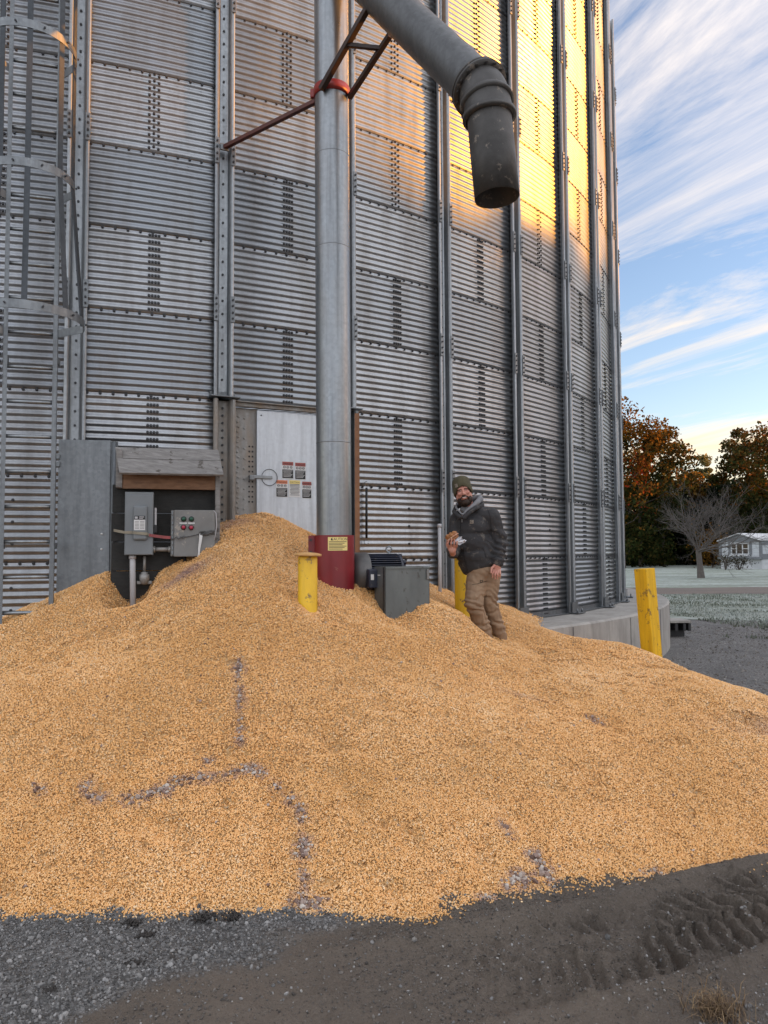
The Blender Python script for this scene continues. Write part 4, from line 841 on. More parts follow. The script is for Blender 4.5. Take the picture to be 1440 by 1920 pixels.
for i, (f0, f1) in enumerate(((0.0, .44), (.46, 1.0))):
    mb = MB(); vs = []
    for f in (f0, f1):
        for xx in (0, 1):
            x = (xl + (xl2 - xl) * f) if xx == 0 else (xr + (xr2 - xr) * f); vs.append(V((x, .12 - .22 * f - .004 * i, zl + (zl2 - zl) * f)))
    nrm = np.cross(vs[1] - vs[0], vs[2] - vs[0]); nrm /= np.linalg.norm(nrm); nrm = nrm if nrm[2] < 0 else -nrm
    A8 = [fs(q) for q in vs] + [fs(q + nrm * .022) for q in vs]; mb.add(A8, [(0, 1, 3, 2), (4, 6, 7, 5), (0, 4, 5, 1), (2, 3, 7, 6), (0, 2, 6, 4), (1, 5, 7, 3)])
    mb.build('roof_board', M['graywood'], stand)
# safety switch
sw = thing('safety_switch', 'tall gray electrical disconnect box with a raised cover and white label', 'switch box', fs((h2(258, 1043, -.01)[0], -.01, h2(258, 1043)[1])))
mb = MB(); e = hbox(mb, 233, 922, 287, 1041, -.01, .135, 0, .006); mb.build('case', M['graybox'], sw)
mb = MB(); hbox(mb, 235, 928, 286, 1040, -.016, .006, 0, .004); xa, xb, za, zb = hbox(mb, 249, 948, 276, 1013, -.045, .035, 0, .018); dr = mb.build('door', M['graybox'], sw)
mb = MB(); hbox(mb, 252, 967, 272, 974, -.0475, .0025, 1); hbox(mb, 253, 968.5, 258, 972.5, -.0490, .0015, 2); hbox(mb, 261, 968.5, 270, 970, -.0490, .0015, 2); hbox(mb, 261, 971.3, 268, 972.5, -.0490, .0015, 2)
hbox(mb, 251, 974.5, 272, 994, -.0475, .0025, 0)
for q in range(6): hbox(mb, 253, 977.5 + q * 2.6, 260.5, 978.2 + q * 2.6, -.0482, .0008, 1); hbox(mb, 262.5, 977.5 + q * 2.6, 270.5, 978.2 + q * 2.6, -.0482, .0008, 1)
mb.build('warning_label', [M['white'], M['black'], M['pvc']], dr)
mb = MB(); hbox(mb, 289.5, 952, 293.5, 988, .02, .02, 0, .003); hbox(mb, 288, 984, 294.5, 999, .005, .04, 1, .004); mb.build('lever', [M['pvc'], M['black']], sw)
# control box
cb = thing('control_box', 'square gray control box with two green and two red push buttons', 'control box', fs((h2(360, 1043, -.02)[0], -.02, h2(360, 1043)[1])))
mb = MB(); hbox(mb, 320, 957, 402, 1043, -.01, .14, 0, .005); mb.build('case', M['graybox2'], cb)
mb = MB(); hbox(mb, 326, 956, 403, 1044, -.032, .020, 0, .007); cd = mb.build('door', M['graybox2'], cb)
mb = MB()
for q in range(9): hbox(mb, 321.5, 958 + q * 9.4, 325, 965 + q * 9.4, -.022, .012, 0, .002)
mb.build('hinge', M['zinc2'], cb)
for bx_, by_, mt, nm in ((344.5, 973, 'btn_green', 'start_button'), (359, 973, 'btn_green', 'start_button'), (344, 988.5, 'btn_red', 'stop_button'), (358.5, 989, 'btn_red', 'stop_button')):
    x, z = h2(bx_, by_, -.05); mb = MB(); mb.lathe([(.024, 0), (.024, .010), (.018, .013)], fs((x, -.032, z)), -fs.m[1], 20, 1); mb.lathe([(.017, .010), (.017, .022), (.012, .027), (0, .028)], fs((x, -.032, z)), -fs.m[1], 20, 0); mb.build(nm, [M[mt], M['black']], cd)
for a, b in ((336.5, 350.5), (352.5, 365)):
    mb = MB(); hbox(mb, a, 979.6, b, 982.0, -.0335, .0015); mb.build('name_strip', M['white'], cd)
mb = MB(); cw = [h2(*q, -.05) for q in ((401, 957), (405, 962), (406.5, 985), (404, 1002), (402, 1012))]; mb.tube([fs((x, -.03 - .01 * (i % 2), z)) for i, (x, z) in enumerate(cw)], .0045, 6); mb.build('loose_wire', M['pvc'], cb)
# conduits
cz_ = thing('conduit_run', 'gray pipe conduits joining and leaving the two electrical boxes', 'conduit', fs((h2(250, 1100)[0], 0, 1.2)))
x, z1 = h2(248.5, 1043, .05); mb = MB(); r = .0255; mb.tube([fs((x, .05, z1 + .02)), fs((x + .002, .05, z1 - .1)), fs((x + .012, .05, 1.0))], r, 16); mb.lathe([(r * 1.25, 0), (r * 1.25, .03)], fs((x, .05, z1 - .022)), (0, 0, 1), 16, cap=True); mb.build('drop_pipe', M['pvc'], cz_)
x, z2 = h2(271, 1043, .06); _, z3 = h2(271, 1072, .06); mb = MB(); mb.tube([fs((x, .06, z2)), fs((x, .06, z3))], .013, 12); mb.build('small_pipe', M['fitting'], cz_)
_, z4 = h2(271, 1094, .06); mb = MB(); mb.lathe([(.014, .0), (.030, -.006), (.030, -.02), (.042, -.024), (.044, -.06), (.034, -.10), (.02, -.115), (0, -.115)], fs((x, .06, z3)), (0, 0, 1), 18); mb.lathe([(.030, -.02), (.034, -.008), (.028, 0), (0, 0)], fs((x, .055, (z3 + z4) / 2 - .01)), fs.m[1] * -1, 14)
mb.box((x, .085, (z3 + z4) / 2 - .045), (.13, .02, .03), fs, 0, .004); mb.build('pipe_fitting', M['fitting'], cz_)
xa, zc_ = h2(286, 1030, .05); xb, _ = h2(321, 1030, .05); mb = MB(); mb.tube([fs((xa, .05, zc_)), fs((xb, .05, zc_))], .021, 14)
for xx in (xa + .012, xb - .014): mb.tube([fs((xx - .012, .05, zc_)), fs((xx + .012, .05, zc_))], .029, 14)
mb.build('link_pipe', M['fitting'], cz_)
x, z = h2(347, 1046, .06); mb = MB(); mb.tube([fs((x, .06, z + .02)), fs((x - .01, .06, z - .12)), fs((x - .02, .06, z - .25))], .015, 12); mb.build('small_pipe', M['black'], cz_)
# tie strap across both boxes
ts_ = thing('tie_strap', 'faded tan and red tie strap with wire hooks stretched across both boxes', 'strap', fs((h2(213, 996)[0], 0, h2(213, 996)[1])))
def ribbon(pts, w, th):
    mb = MB(); P3 = [V((*h2(a, b, d), 0)) for a, b, d in pts]; Q = [V((p[0], d, p[1])) for p, (a, b, d) in zip(P3, pts)]; vs = []
    for q in Q:
        for dy, dz in ((0, -w / 2), (-th, -w / 2), (-th, w / 2), (0, w / 2)): vs.append(fs(q + V((0, dy, dz))))
    mb.add(vs, [(4 * i + k, 4 * i + 4 + k, 4 * i + 4 + (k + 1) % 4, 4 * i + (k + 1) % 4) for i in range(len(Q) - 1) for k in range(4)] + [(0, 1, 2, 3), (len(vs) - 1, len(vs) - 2, len(vs) - 3, len(vs) - 4)]); return mb
ribbon([(213, 994, .10), (222, 996, .03), (233, 998, -.022), (248, 998.5, -.024), (250, 998.6, -.052), (276, 1001, -.052), (280, 1003, -.028)], .024, .003).build('webbing', M['strap'], ts_)
ribbon([(279, 1003, -.030), (290, 1005, -.026), (306, 1007, -.030), (320, 1008, -.036)], .026, .004).build('red_webbing', M['strapred'], ts_)
ribbon([(377, 1000, -.040), (375, 1010, -.042), (373, 1025, -.040), (372.5, 1034, -.040), (372, 1046, -.042)], .020, .003)
mb = MB()
def path(pts, r): mb.tube([fs((h2(a, b, d)[0], d, h2(a, b, d)[1])) for a, b, d in pts], r, 6)
path([(319, 1008, -.038), (323, 1011, -.045), (328, 1009, -.05), (331, 1006, -.045), (334, 1011, -.045), (339, 1008, -.05), (345, 1005, -.045), (347, 1008, -.045), (343, 1009, -.045), (338, 1006, -.045)], .0042)
path([(346, 1007, -.044), (356, 1005.5, -.042), (366, 1003, -.042), (375, 1000.5, -.042), (390, 998, -.044), (403, 996, -.040)], .0042)
for q in range(6): path([(374 + q, 998 + (q * 5) % 7, -.046), (384 + q, 996 + (q * 3) % 8, -.055), (394 + q % 3, 1000 - (q * 4) % 7, -.055), (401, 995 + (q * 3) % 8, -.044)], .0055)
mb.build('wire_hook', M['wire'], ts_)
tw = MB(); P3 = [(377, 1001, -.047), (376, 1012, -.05), (373.5, 1028, -.045), (373, 1036, -.043), (372, 1047, -.046)]; Q = [V((h2(a, b, d)[0], d, h2(a, b, d)[1])) for a, b, d in P3]; vs = []
for q, w in zip(Q, (.030, .026, .020, .014, .022)):
    for dx_, dy in ((-w / 2, 0), (-w / 2, -.003), (w / 2, -.003), (w / 2, 0)): vs.append(fs(q + V((dx_, dy, 0))))
tw.add(vs, [(4 * i + k, 4 * i + 4 + k, 4 * i + 4 + (k + 1) % 4, 4 * i + (k + 1) % 4) for i in range(4) for k in range(4)] + [(0, 1, 2, 3), (19, 18, 17, 16)]); tw.build('strap_tail', M['white'], ts_)
# ------------------------------------------------------------------ the man
from mathutils.bvhtree import BVHTree
MD = 7.6
def m_(px, py, dy=0.0): return P(px, py, MD + dy)
def fuse(mb, name, mats, parent, voxel, smooth=4, disp=None, fac=.5):
    """overlapping closed solids become one continuous skin"""
    me = bpy.data.meshes.new('raw'); me.from_pydata(mb.v, [], mb.f); ob = bpy.data.objects.new('raw', me); COL.objects.link(ob)
    r = ob.modifiers.new('r', 'REMESH'); r.mode = 'VOXEL'; r.voxel_size = voxel; r.use_smooth_shade = True
    s = ob.modifiers.new('s', 'SMOOTH'); s.factor = fac; s.iterations = smooth
    out = bpy.data.meshes.new_from_object(ob.evaluated_get(bpy.context.evaluated_depsgraph_get())); bpy.data.objects.remove(ob); bpy.data.meshes.remove(me)
    n = len(out.vertices); v = np.zeros(n * 3, np.float32); out.vertices.foreach_get('co', v); v = v.reshape(-1, 3).astype(float)
    if disp is not None:
        nn = np.zeros(n * 3, np.float32); out.vertices.foreach_get('normal', nn); v = v + nn.reshape(-1, 3) * disp(v)[:, None]
    bvh = BVHTree.FromPolygons([tuple(q) for q in v], [tuple(p.vertices) for p in out.polygons])
    out.vertices.foreach_set('co', (v - V(parent.location)).astype(np.float32).ravel()); out.polygons.foreach_set('use_smooth', [True] * len(out.polygons)); out.name = name
    for q in mats: out.materials.append(q)
    out.update(); o = bpy.data.objects.new(name, out); COL.objects.link(o); o.parent = parent; return o, bvh
def on(bvh, px, py, lift=.003):
    h = bvh.ray_cast(Vector((0, 0, EYE)), Vector(ray(px, py)).normalized()); 
    if h[0] is None: return None
    return V(h[0]) + V(h[1]) * lift, V(h[1])
M['skin'] = worn('skin', (.50, .255, .19), (.44, .175, .13), .5, 0, 18, .1, 150)
M['jacket'] = worn('charcoal canvas', (.034, .033, .035), (.024, .023, .025), .85, 0, 5, .3, 160, None, ((.10, .088, .076), .27))
M['pants'] = worn('tan work cloth', (.285, .19, .118), (.21, .138, .086), .88, 0, 6, .3, 140, None, ((.28, .19, .12), .2))
M['hoodie'] = worn('gray fleece', (.215, .215, .225), (.15, .15, .16), .95, 0, 12, .3, 200)
M['beanie'] = worn('olive knit', (.075, .066, .036), (.055, .048, .027), .95, 0, 20, .5, 260, (1, 1, .3))
M['beard'] = worn('dark brown beard', (.040, .022, .014), (.018, .010, .007), .75, 0, 30, .8, 160)
M['patch'] = flat('tan patch', (.20, .165, .13), .8); M['seam'] = flat('dark seam', (.008, .008, .009), .9); M['lip'] = flat('lip', (.33, .12, .10), .5); M['tooth'] = flat('teeth', (.70, .66, .60), .35); M['eye'] = flat('eye white', (.55, .52, .50), .3); M['iris'] = flat('iris', (.02, .014, .010), .2)
foot = m_(912, 1195); man = thing('person', 'smiling bearded man in charcoal jacket, olive beanie and tan trousers holding a sandwich', 'person', foot)
ro = math.radians(12); HR = Fr(m_(868, 921, -.04), (math.cos(ro), -.10, math.sin(ro)), (-.10, -1, -.04), (-math.sin(ro), -.02, math.cos(ro)))   # x across, y forward, z up
def hell(mb, c, r, m=0, n=16, k=10): return mb.ell(HR(c), r, m, n, k, HR.m)
b = MB()
hell(b, (0, -.01, .03), (.077, .098, .108)); hell(b, (0, .026, -.028), (.066, .074, .088)); hell(b, (0, .035, -.085), (.046, .05, .038)); hell(b, (0, .088, .024), (.052, .015, .011))
for s in (-1, 1):
    hell(b, (s * .038, .076, -.022), (.024, .022, .022)); hell(b, (s * .0135, .101, -.034), (.010, .011, .009)); hell(b, (s * .080, -.005, -.005), (.010, .022, .032)); hell(b, (s * .060, .02, -.055), (.02, .035, .04))
b.cone(HR((0, .094, .014)), HR((0, .117, -.030)), .009, .0135); hell(b, (0, .098, -.074), (.026, .012, .012))
b.cone(HR((0, -.02, -.06)), m_(880, 955, .0), .058, .062)
b.ell(m_(886, 985), (.15, .10, .16)); b.ell(m_(890, 1030), (.15, .10, .20)); b.ell(m_(903, 1066), (.14, .10, .11))
SHL, ELL, WRL = m_(921, 968, -.07), m_(939, 1014, -.05), m_(933.5, 1055, -.13)
SHR, ELR, WRR = m_(859, 973, .07), m_(851, 1033, -.02), m_(849, 1037.5, -.27)
b.cone(m_(890, 965), SHL, .06, .055); b.cone(SHL, ELL, .052, .043); b.cone(ELL, WRL, .043, .030); b.cone(m_(880, 965), SHR, .06, .055); b.cone(SHR, ELR, .052, .043); b.cone(ELR, WRR, .043, .030)
KR, KL = m_(888, 1131, -.10), m_(918, 1130, .02); AR, AL = m_(911, 1192, -.01), m_(937, 1184, .10)
b.cone(m_(896, 1076), KR, .08, .055); b.cone(KR, AR, .055, .042); b.cone(m_(918, 1076), KL, .08, .055); b.cone(KL, AL, .055, .042)
def finger(pts, r0, r1):
    for i in range(len(pts) - 1): f0, f1 = i / (len(pts) - 1), (i + 1) / (len(pts) - 1); b.cone(pts[i], pts[i + 1], r0 + (r1 - r0) * f0, r0 + (r1 - r0) * f1, 10)
# right hand: palm under the sandwich, four fingers up its near side, thumb on the left
sC = m_(848.5, 1007.5, -.345)
b.ell(m_(848, 1029, -.33), (.040, .024, .044)); b.cone(WRR, m_(848, 1033, -.31), .029, .032)
for i, (x0, x1, x2, y2, L) in enumerate(((841.5, 839.5, 841.5, 1012.5, 1), (846.5, 845.5, 847.0, 1011, 1), (851.5, 851.3, 852.5, 1011.5, 1), (856, 856.6, 857.0, 1015, .9))):
    finger([m_(x0, 1026, -.345), m_(x1, 1019.5, -.385), m_(x2, y2, -.392)], .0098, .0078)
finger([m_(843, 1031, -.315), m_(837.5, 1022, -.315), m_(838.5, 1013, -.335)], .0125, .0092)
# left hand hanging, fingers a little curled
b.ell(m_(931.5, 1063.5, -.14), (.041, .024, .048)); b.cone(WRL, m_(932, 1060, -.135), .030, .036)
for x0, x1, x2, y1, y2 in ((925, 923.3, 923.6, 1076.5, 1083), (929.2, 928.2, 928.2, 1078.5, 1086), (933.5, 933.2, 932.6, 1078, 1085.5), (937.6, 938.0, 937.0, 1075.5, 1081.5)):
    finger([m_(x0, 1069, -.15), m_(x1, y1, -.172), m_(x2, y2, -.158)], .0098, .0078)
finger([m_(927, 1060, -.155), m_(921.5, 1066, -.185), m_(921.0, 1074, -.195)], .0125, .009)
body, bb = fuse(b, 'body', [M['skin']], man, .0042, 3)
# face pieces
for s in (-1, 1):
    e = MB(); hell(e, (s * .031, .0885, .0040), (.0125, .008, .0036)); e.ell(HR((s * .031 + .001, .0955, .0038)), (.0050, .003, .0034), 1, 12, 8, HR.m); e.build('eye', [M['eye'], M['iris']], man)
    e = MB()
    for q in np.linspace(-1, 1, 7): hell(e, (s * (.033 + .021 * q), .0985 - .006 * max(0, q) - .004 * q * q, .0190 - .0050 * q * q - .001 * q), (.0062, .0042, .0030), 0, 8, 6)
    e.build('eyebrow', M['beard'], man)
e = MB()
for q in np.linspace(-1, 1, 7): hell(e, (.022 * q, .1060 - .005 * q * q, -.0655 + .0055 * q * q), (.006, .004, .0042 - .0012 * q * q), 0, 8, 6)
e.build('teeth', M['tooth'], man)
e = MB()
for q in np.linspace(-1, 1, 9): hell(e, (.029 * q, .1075 - .009 * q * q, -.0715 + .0100 * q * q), (.0060, .0046, .0034), 0, 8, 6)
e.build('lip', M['lip'], man)
e = MB()
for c, r in (((0, .045, -.110), (.052, .058, .034)), ((0, .075, -.112), (.040, .040, .030)), ((.050, .030, -.088), (.026, .046, .038)), ((-.050, .030, -.088), (.026, .046, .038)), ((.069, .006, -.05), (.011, .030, .045)), ((-.069, .006, -.05), (.011, .030, .045)), ((0, .02, -.12), (.06, .06, .035))): hell(e, c, r)
for s in (-1, 1):
    for q in np.linspace(0, 1, 6): hell(e, (s * (.006 + .036 * q), .1085 - .014 * q * q, -.0495 - .026 * q ** 1.6), (.0100, .0075, .0068 - .001 * q), 0, 10, 7)
    hell(e, (s * .043, .080, -.088), (.010, .014, .022))
beard, _ = fuse(e, 'beard', [M['beard']], man, .0042, 2, lambda v: (fbm(v[:, 0] + v[:, 1] * .7, v[:, 2], 5, 3, 95) - .5) * .007)
# beanie: deep knit cap with a folded cuff that dips over the ears
e = MB(); tl = math.radians(14); BF = Fr(HR((0, -.010, .046)), HR.m[0], HR.m[1] * math.cos(tl) + HR.m[2] * math.sin(tl), HR.m[2] * math.cos(tl) - HR.m[1] * math.sin(tl)); vs = []; n = 40
prof = [(.086, -.022), (.094, -.026), (.100, -.018), (.102, .004), (.101, .026), (.0975, .032), (.097, .040), (.093, .056), (.083, .074), (.066, .090), (.042, .101), (.018, .106), (0.001, .107)]
for r, z in prof:
    for j in range(n):
        a = 2 * math.pi * j / n; rib = 1 + (.012 * math.cos(20 * a) if r > .06 else 0); vs.append(BF((r * rib * math.cos(a) * .93, r * rib * math.sin(a) * 1.09, z - (.062 * abs(math.cos(a)) ** 2.2 * (1 if z < .01 else .45) if z < .035 else 0) - (.03 * max(0, -math.sin(a)) if z < .03 else 0))))
e.add(vs, [(i * n + j, i * n + (j + 1) % n, (i + 1) * n + (j + 1) % n, (i + 1) * n + j) for i in range(len(prof) - 1) for j in range(n)], 0, True); bn = e.build('beanie', M['beanie'], man)
e = MB(); pa_ = math.radians(122); pf2 = Fr(BF((.104 * .93 * math.cos(pa_), .104 * 1.09 * math.sin(pa_), -.006)), (math.sin(pa_) * HR.m[0] - math.cos(pa_) * HR.m[1]), -(math.cos(pa_) * HR.m[0] + math.sin(pa_) * HR.m[1]), BF.m[2])
e.box((0, -.003, 0), (.030, .005, .036), pf2, 0, .002); e.ring(pf2((0, -.0065, 0)), pf2.m[1], .008, .0018, 14, 5, 1, 4.8, .6); e.build('badge', [M['patch'], M['beanie']], bn)
# trousers
def folds_p(v):
    s = v @ V((.35, 0, 1)); nz = fbm(v[:, 0] * 1.0 + v[:, 1], v[:, 2], 12, 3, 7)
    k = np.exp(-((v[:, 2] - KR[2]) / .10) ** 2) + .9 * np.exp(-((v[:, 2] - (AR[2] + .10)) / .09) ** 2) + .5 * np.exp(-((v[:, 2] - (KR[2] + .27)) / .08) ** 2)
    return .009 * np.sin(s * 80 + nz * 17) * k + .014 * (fbm(v[:, 0] + v[:, 1] * .6, v[:, 2], 14, 4, 9) - .5)
e = MB(); e.ell(m_(905, 1068), (.168, .128, .12)); e.cone(m_(896, 1078), KR, .112, .088); e.cone(KR, m_(904, 1172, -.03), .088, .076); e.cone(m_(904, 1172, -.03), m_(914, 1204, .01), .078, .062)
e.cone(m_(919, 1078), KL, .106, .078); e.cone(KL, m_(932, 1172, .08), .078, .068); e.cone(m_(932, 1172, .08), m_(940, 1196, .12), .072, .058)
tr_, tb = fuse(e, 'trousers', [M['pants']], man, .0075, 3, folds_p)
def seam(bvh, pts, parent, name='seam', r=.0026, mat='seam', sub=5):
    Q = []
    for (a, c), (d, f) in zip(pts[:-1], pts[1:]):
        for q in range(sub): h = on(bvh, a + (d - a) * q / sub, c + (f - c) * q / sub, .001); Q += [h[0]] if h else []
    h = on(bvh, *pts[-1], .001); Q += [h[0]] if h else []
    if len(Q) > 1: s = MB(); s.tube(Q, r, 5); s.build(name, M[mat], parent)
seam(tb, [(885, 1096), (893, 1095), (901, 1093), (914, 1089)], tr_, 'pocket_seam', .002)
h = on(tb, 902.5, 1090, .002)
if h:
    u = np.cross((0, 0, 1), h[1]); u /= np.linalg.norm(u); f_ = Fr(h[0], u, -h[1], np.cross(h[1], u)); s = MB()
    for c, d in (((0, 0, .010), (.026, .002, .004)), ((0, 0, -.010), (.026, .002, .004)), ((.011, 0, 0), (.004, .002, .020)), ((-.011, 0, 0), (.004, .002, .020))): s.box(c, d, f_)
    s.build('pocket_mark', M['seam'], tr_)
# jacket
TY = math.radians(-24); TX = V((math.cos(TY), math.sin(TY), 0)); TA = np.array([TX, (-TX[1], TX[0], 0), (0, 0, 1)])
def folds_j(v):
    nz = fbm(v[:, 0] + v[:, 1] * .7, v[:, 2], 22, 3, 5); el = np.exp(-(((v - ELL) ** 2).sum(1)) / .020) + .8 * np.exp(-(((v - ELR) ** 2).sum(1)) / .014) + .7 * np.exp(-(((v - (WRL + V((0, 0, .10)))) ** 2).sum(1)) / .010)
    d = .009 * np.sin((v[:, 2] + .5 * v[:, 0]) * 85 + nz * 16) * el
    return d * 1.3 + .026 * (fbm(v[:, 0] * .9 + v[:, 1] * .6 + v[:, 2] * .4, v[:, 2] * 1.0, 24, 5, 7) - .5)
e = MB(); E_ = lambda c, r: e.ell(c, r, 0, 20, 14, TA)
E_(m_(886.5, 987), (.196, .135, .150)); E_(m_(887, 1018), (.195, .140, .165)); E_(m_(892, 1044), (.194, .146, .12)); E_(m_(908, 1030, -.03), (.13, .11, .16)); E_(m_(886, 958, .02), (.118, .088, .060))
for f in np.linspace(0, 1, 5):
    e.ell(m_(893 + 5 * f, 1046 + 16 * f), (.188 - .014 * f, .145 - .008 * f, .075), 0, 20, 12, np.array([TX + V((0, 0, .34)), TA[1], V((-.34, 0, 1)) ]))
e.cone(m_(900, 965, -.03), SHL, .075, .082); e.cone(SHL, ELL, .084, .070); e.cone(ELL, m_(934.5, 1047, -.115), .071, .057); e.cone(m_(934.7, 1045, -.112), m_(934, 1053, -.126), .058, .056)
e.cone(m_(874, 968, .03), SHR, .072, .078); e.cone(SHR, ELR, .080, .066); e.cone(ELR, m_(849, 1037.5, -.215), .066, .053)
ck = [(868, 972, -.150), (878, 963, -.150), (892, 953, -.130), (905, 946, -.04), (903, 942, .05), (888, 941, .10), (868, 946, .09), (854, 953, .03), (851, 959, -.04), (855, 964, -.09), (864, 971, -.14)]
e.tube([m_(*p) for p in ck], .020, 8); e.cone(m_(900, 950, .02), m_(880, 948, .08), .05, .05)
jk, jb = fuse(e, 'jacket', [M['jacket']], man, .0078, 3, folds_j)
seam(jb, [(866, 974), (863.5, 985), (864, 1000), (866, 1012)], jk, 'zip', .0032); seam(jb, [(868, 1024), (871, 1048), (877, 1070)], jk, 'zip', .0032)
seam(jb, [(889, 997), (900, 996.5), (916, 995)], jk); seam(jb, [(913, 951), (919, 968), (921, 990), (923, 1012)], jk); seam(jb, [(905, 1026), (909, 1036), (911, 1046)], jk); seam(jb, [(924, 1045), (935, 1044), (945, 1047)], jk)
h = on(jb, 884.5, 978.5, .002)
if h:
    u = np.cross((0, 0, 1), h[1]); u /= np.linalg.norm(u); f_ = Fr(h[0], u, -h[1], np.cross(h[1], u)); s = MB(); s.box((0, 0, 0), (.036, .004, .036), f_, 0, .0015); s.ring(f_((0, -.003, .001)), f_.m[1], .009, .002, 14, 5, 1, 4.8, .6); s.build('badge', [M['patch'], M['seam']], jk)
h = on(jb, 867, 974, .006)
if h: s = MB(); s.tube([h[0], h[0] + V((-.002, -.004, -.030))], .004, 6); s.build('zip_pull', M['pvc'], jk)
# hooded sweatshirt showing at the neck
e = MB(); hk = [(868, 965, -.110), (874, 958, -.115), (884, 950, -.115), (895, 942, -.085), (901, 936, -.01), (899, 933, .07), (885, 936, .11), (868, 940, .10), (857, 945, .05), (855, 951, -.03), (859, 957, -.085), (866, 964, -.115)]
hr = [.012, .014, .019, .027, .033, .034, .030, .024, .016, .013, .012, .011]
for (p, r), (p2, r2) in zip(list(zip(hk, hr))[:-1], list(zip(hk, hr))[1:]): e.cone(m_(*p), m_(*p2), r, r2)
e.ell(m_(878, 956, .0), (.085, .08, .05))
fuse(e, 'hood', [M['hoodie']], man, .0065, 3, lambda v: .010 * (fbm(v[:, 0] + v[:, 1], v[:, 2], 32, 3, 16) - .5))
# sandwich in a paper wrap, held in the right hand
sw_ = thing('sandwich', 'bitten brown bun sandwich in a white paper wrap held in the right hand', 'sandwich', sC)
M['bun'] = worn('toasted bun', (.36, .16, .055), (.24, .09, .03), .6, 0, 14, .3, 60); M['fill'] = worn('sandwich filling', (.62, .45, .30), (.35, .10, .05), .6, 0, 40, .4, 90)
e = MB(); sx = np.array([V((.80, -.15, .58)), V((.15, .98, .05)), V((-.58, .05, .81))]); sx = np.array([sx[0] / np.linalg.norm(sx[0]), sx[1] / np.linalg.norm(sx[1]), sx[2] / np.linalg.norm(sx[2])])
for q, r in ((.018, (.060, .050, .026)), (-.018, (.056, .050, .018))): e.ell(sC + sx[2] * q, r, 0, 16, 10, sx)
for q in range(8): a = q * .8; e.ell(sC + sx[0] * .044 * math.cos(a) + sx[1] * .040 * math.sin(a) + sx[2] * (.022 + .008 * (q % 3)), (.019, .016, .015), 0, 8, 6, sx)
e.build('bun', M['bun'], sw_)
e = MB()
for q in range(14): a = q * .45; e.ell(sC + sx[0] * .053 * math.cos(a) + sx[1] * .046 * math.sin(a) + sx[2] * .001 * (q % 3), (.015, .012, .008), 0, 8, 6, sx)
e.build('filling', M['fill'], sw_)
e = MB(); wN = 14; vs = []; g5 = np.random.default_rng(3)
wc = [m_(850, 1016.5, -.365), m_(853, 1015.5, -.368), m_(856, 1015, -.370), m_(860, 1012.5, -.372), m_(864, 1011, -.372), m_(868, 1012, -.36), m_(871, 1015, -.345)]; wh = [.012, .020, .034, .062, .066, .05, .03]
for i, (c, h_) in enumerate(zip(wc, wh)):
    for j in range(8): f = j / 7 - .5; vs.append(c + V((.018 * math.sin(i * 2 + j), .022 * math.cos(i * 1.7 + j * 2.1), -f * h_ - .006 + .008 * math.sin(i * 3 + j * 1.3))) + g5.normal(0, .004, 3))
nv = len(vs); vs = vs + [p + V((0, .003, .001)) for p in vs]; fs_ = [(8 * i + j, 8 * i + j + 1, 8 * i + 8 + j + 1, 8 * i + 8 + j) for i in range(6) for j in range(7)]; e.add(vs, fs_ + [tuple(nv + q for q in f[::-1]) for f in fs_])
e.build('paper_wrap', worn('white paper', (.66, .67, .70), (.55, .56, .60), .7, 0, 14, .1), sw_)
# ------------------------------------------------------------------ trees and the far yard
t = NT('leaves'); lc = t.n('ShaderNodeVertexColor'); lc.layer_name = 'col'
df = t.n('ShaderNodeBsdfDiffuse'); tr = t.n('ShaderNodeBsdfTranslucent'); t.l(lc.outputs[0], df.inputs[0]); t.l(lc.outputs[0], tr.inputs[0]); mx = t.n('ShaderNodeMixShader'); mx.inputs[0].default_value = .42
t.l(df.outputs[0], mx.inputs[1]); t.l(tr.outputs[0], mx.inputs[2]); t.l(mx.outputs[0], t.out.inputs[0]); M['leaf'] = t.mat
M['bark'] = worn('bark', (.075, .058, .045), (.045, .036, .03), .9, 0, 4, .6, 12, (6, 6, 1)); M['baretwig'] = worn('gray bark', (.12, .105, .095), (.08, .072, .066), .9, 0, 6, .4, 20)
def leaves_mesh(name, cen, size, cols, parent):
    n = len(cen); a = rng.normal(size=(n, 3)); a /= np.linalg.norm(a, axis=1)[:, None]; b = np.cross(a, rng.normal(size=(n, 3))); b /= np.linalg.norm(b, axis=1)[:, None]; s = size[:, None]
    vs = np.stack([cen - a * s * .5, cen + b * s * .34, cen + a * s * .5 + rng.normal(0, .1, (n, 3)) * s, cen - b * s * .34], 1).reshape(-1, 3); fs = np.arange(4 * n).reshape(n, 4)
    o = npmesh(name, vs - V(parent.location), fs, [M['leaf']], parent); ca = o.data.color_attributes.new('col', 'FLOAT_COLOR', 'POINT'); ca.data.foreach_set('color', np.repeat(np.concatenate([cols, np.ones((n, 1))], 1), 4, 0).astype(np.float32).ravel()); return o
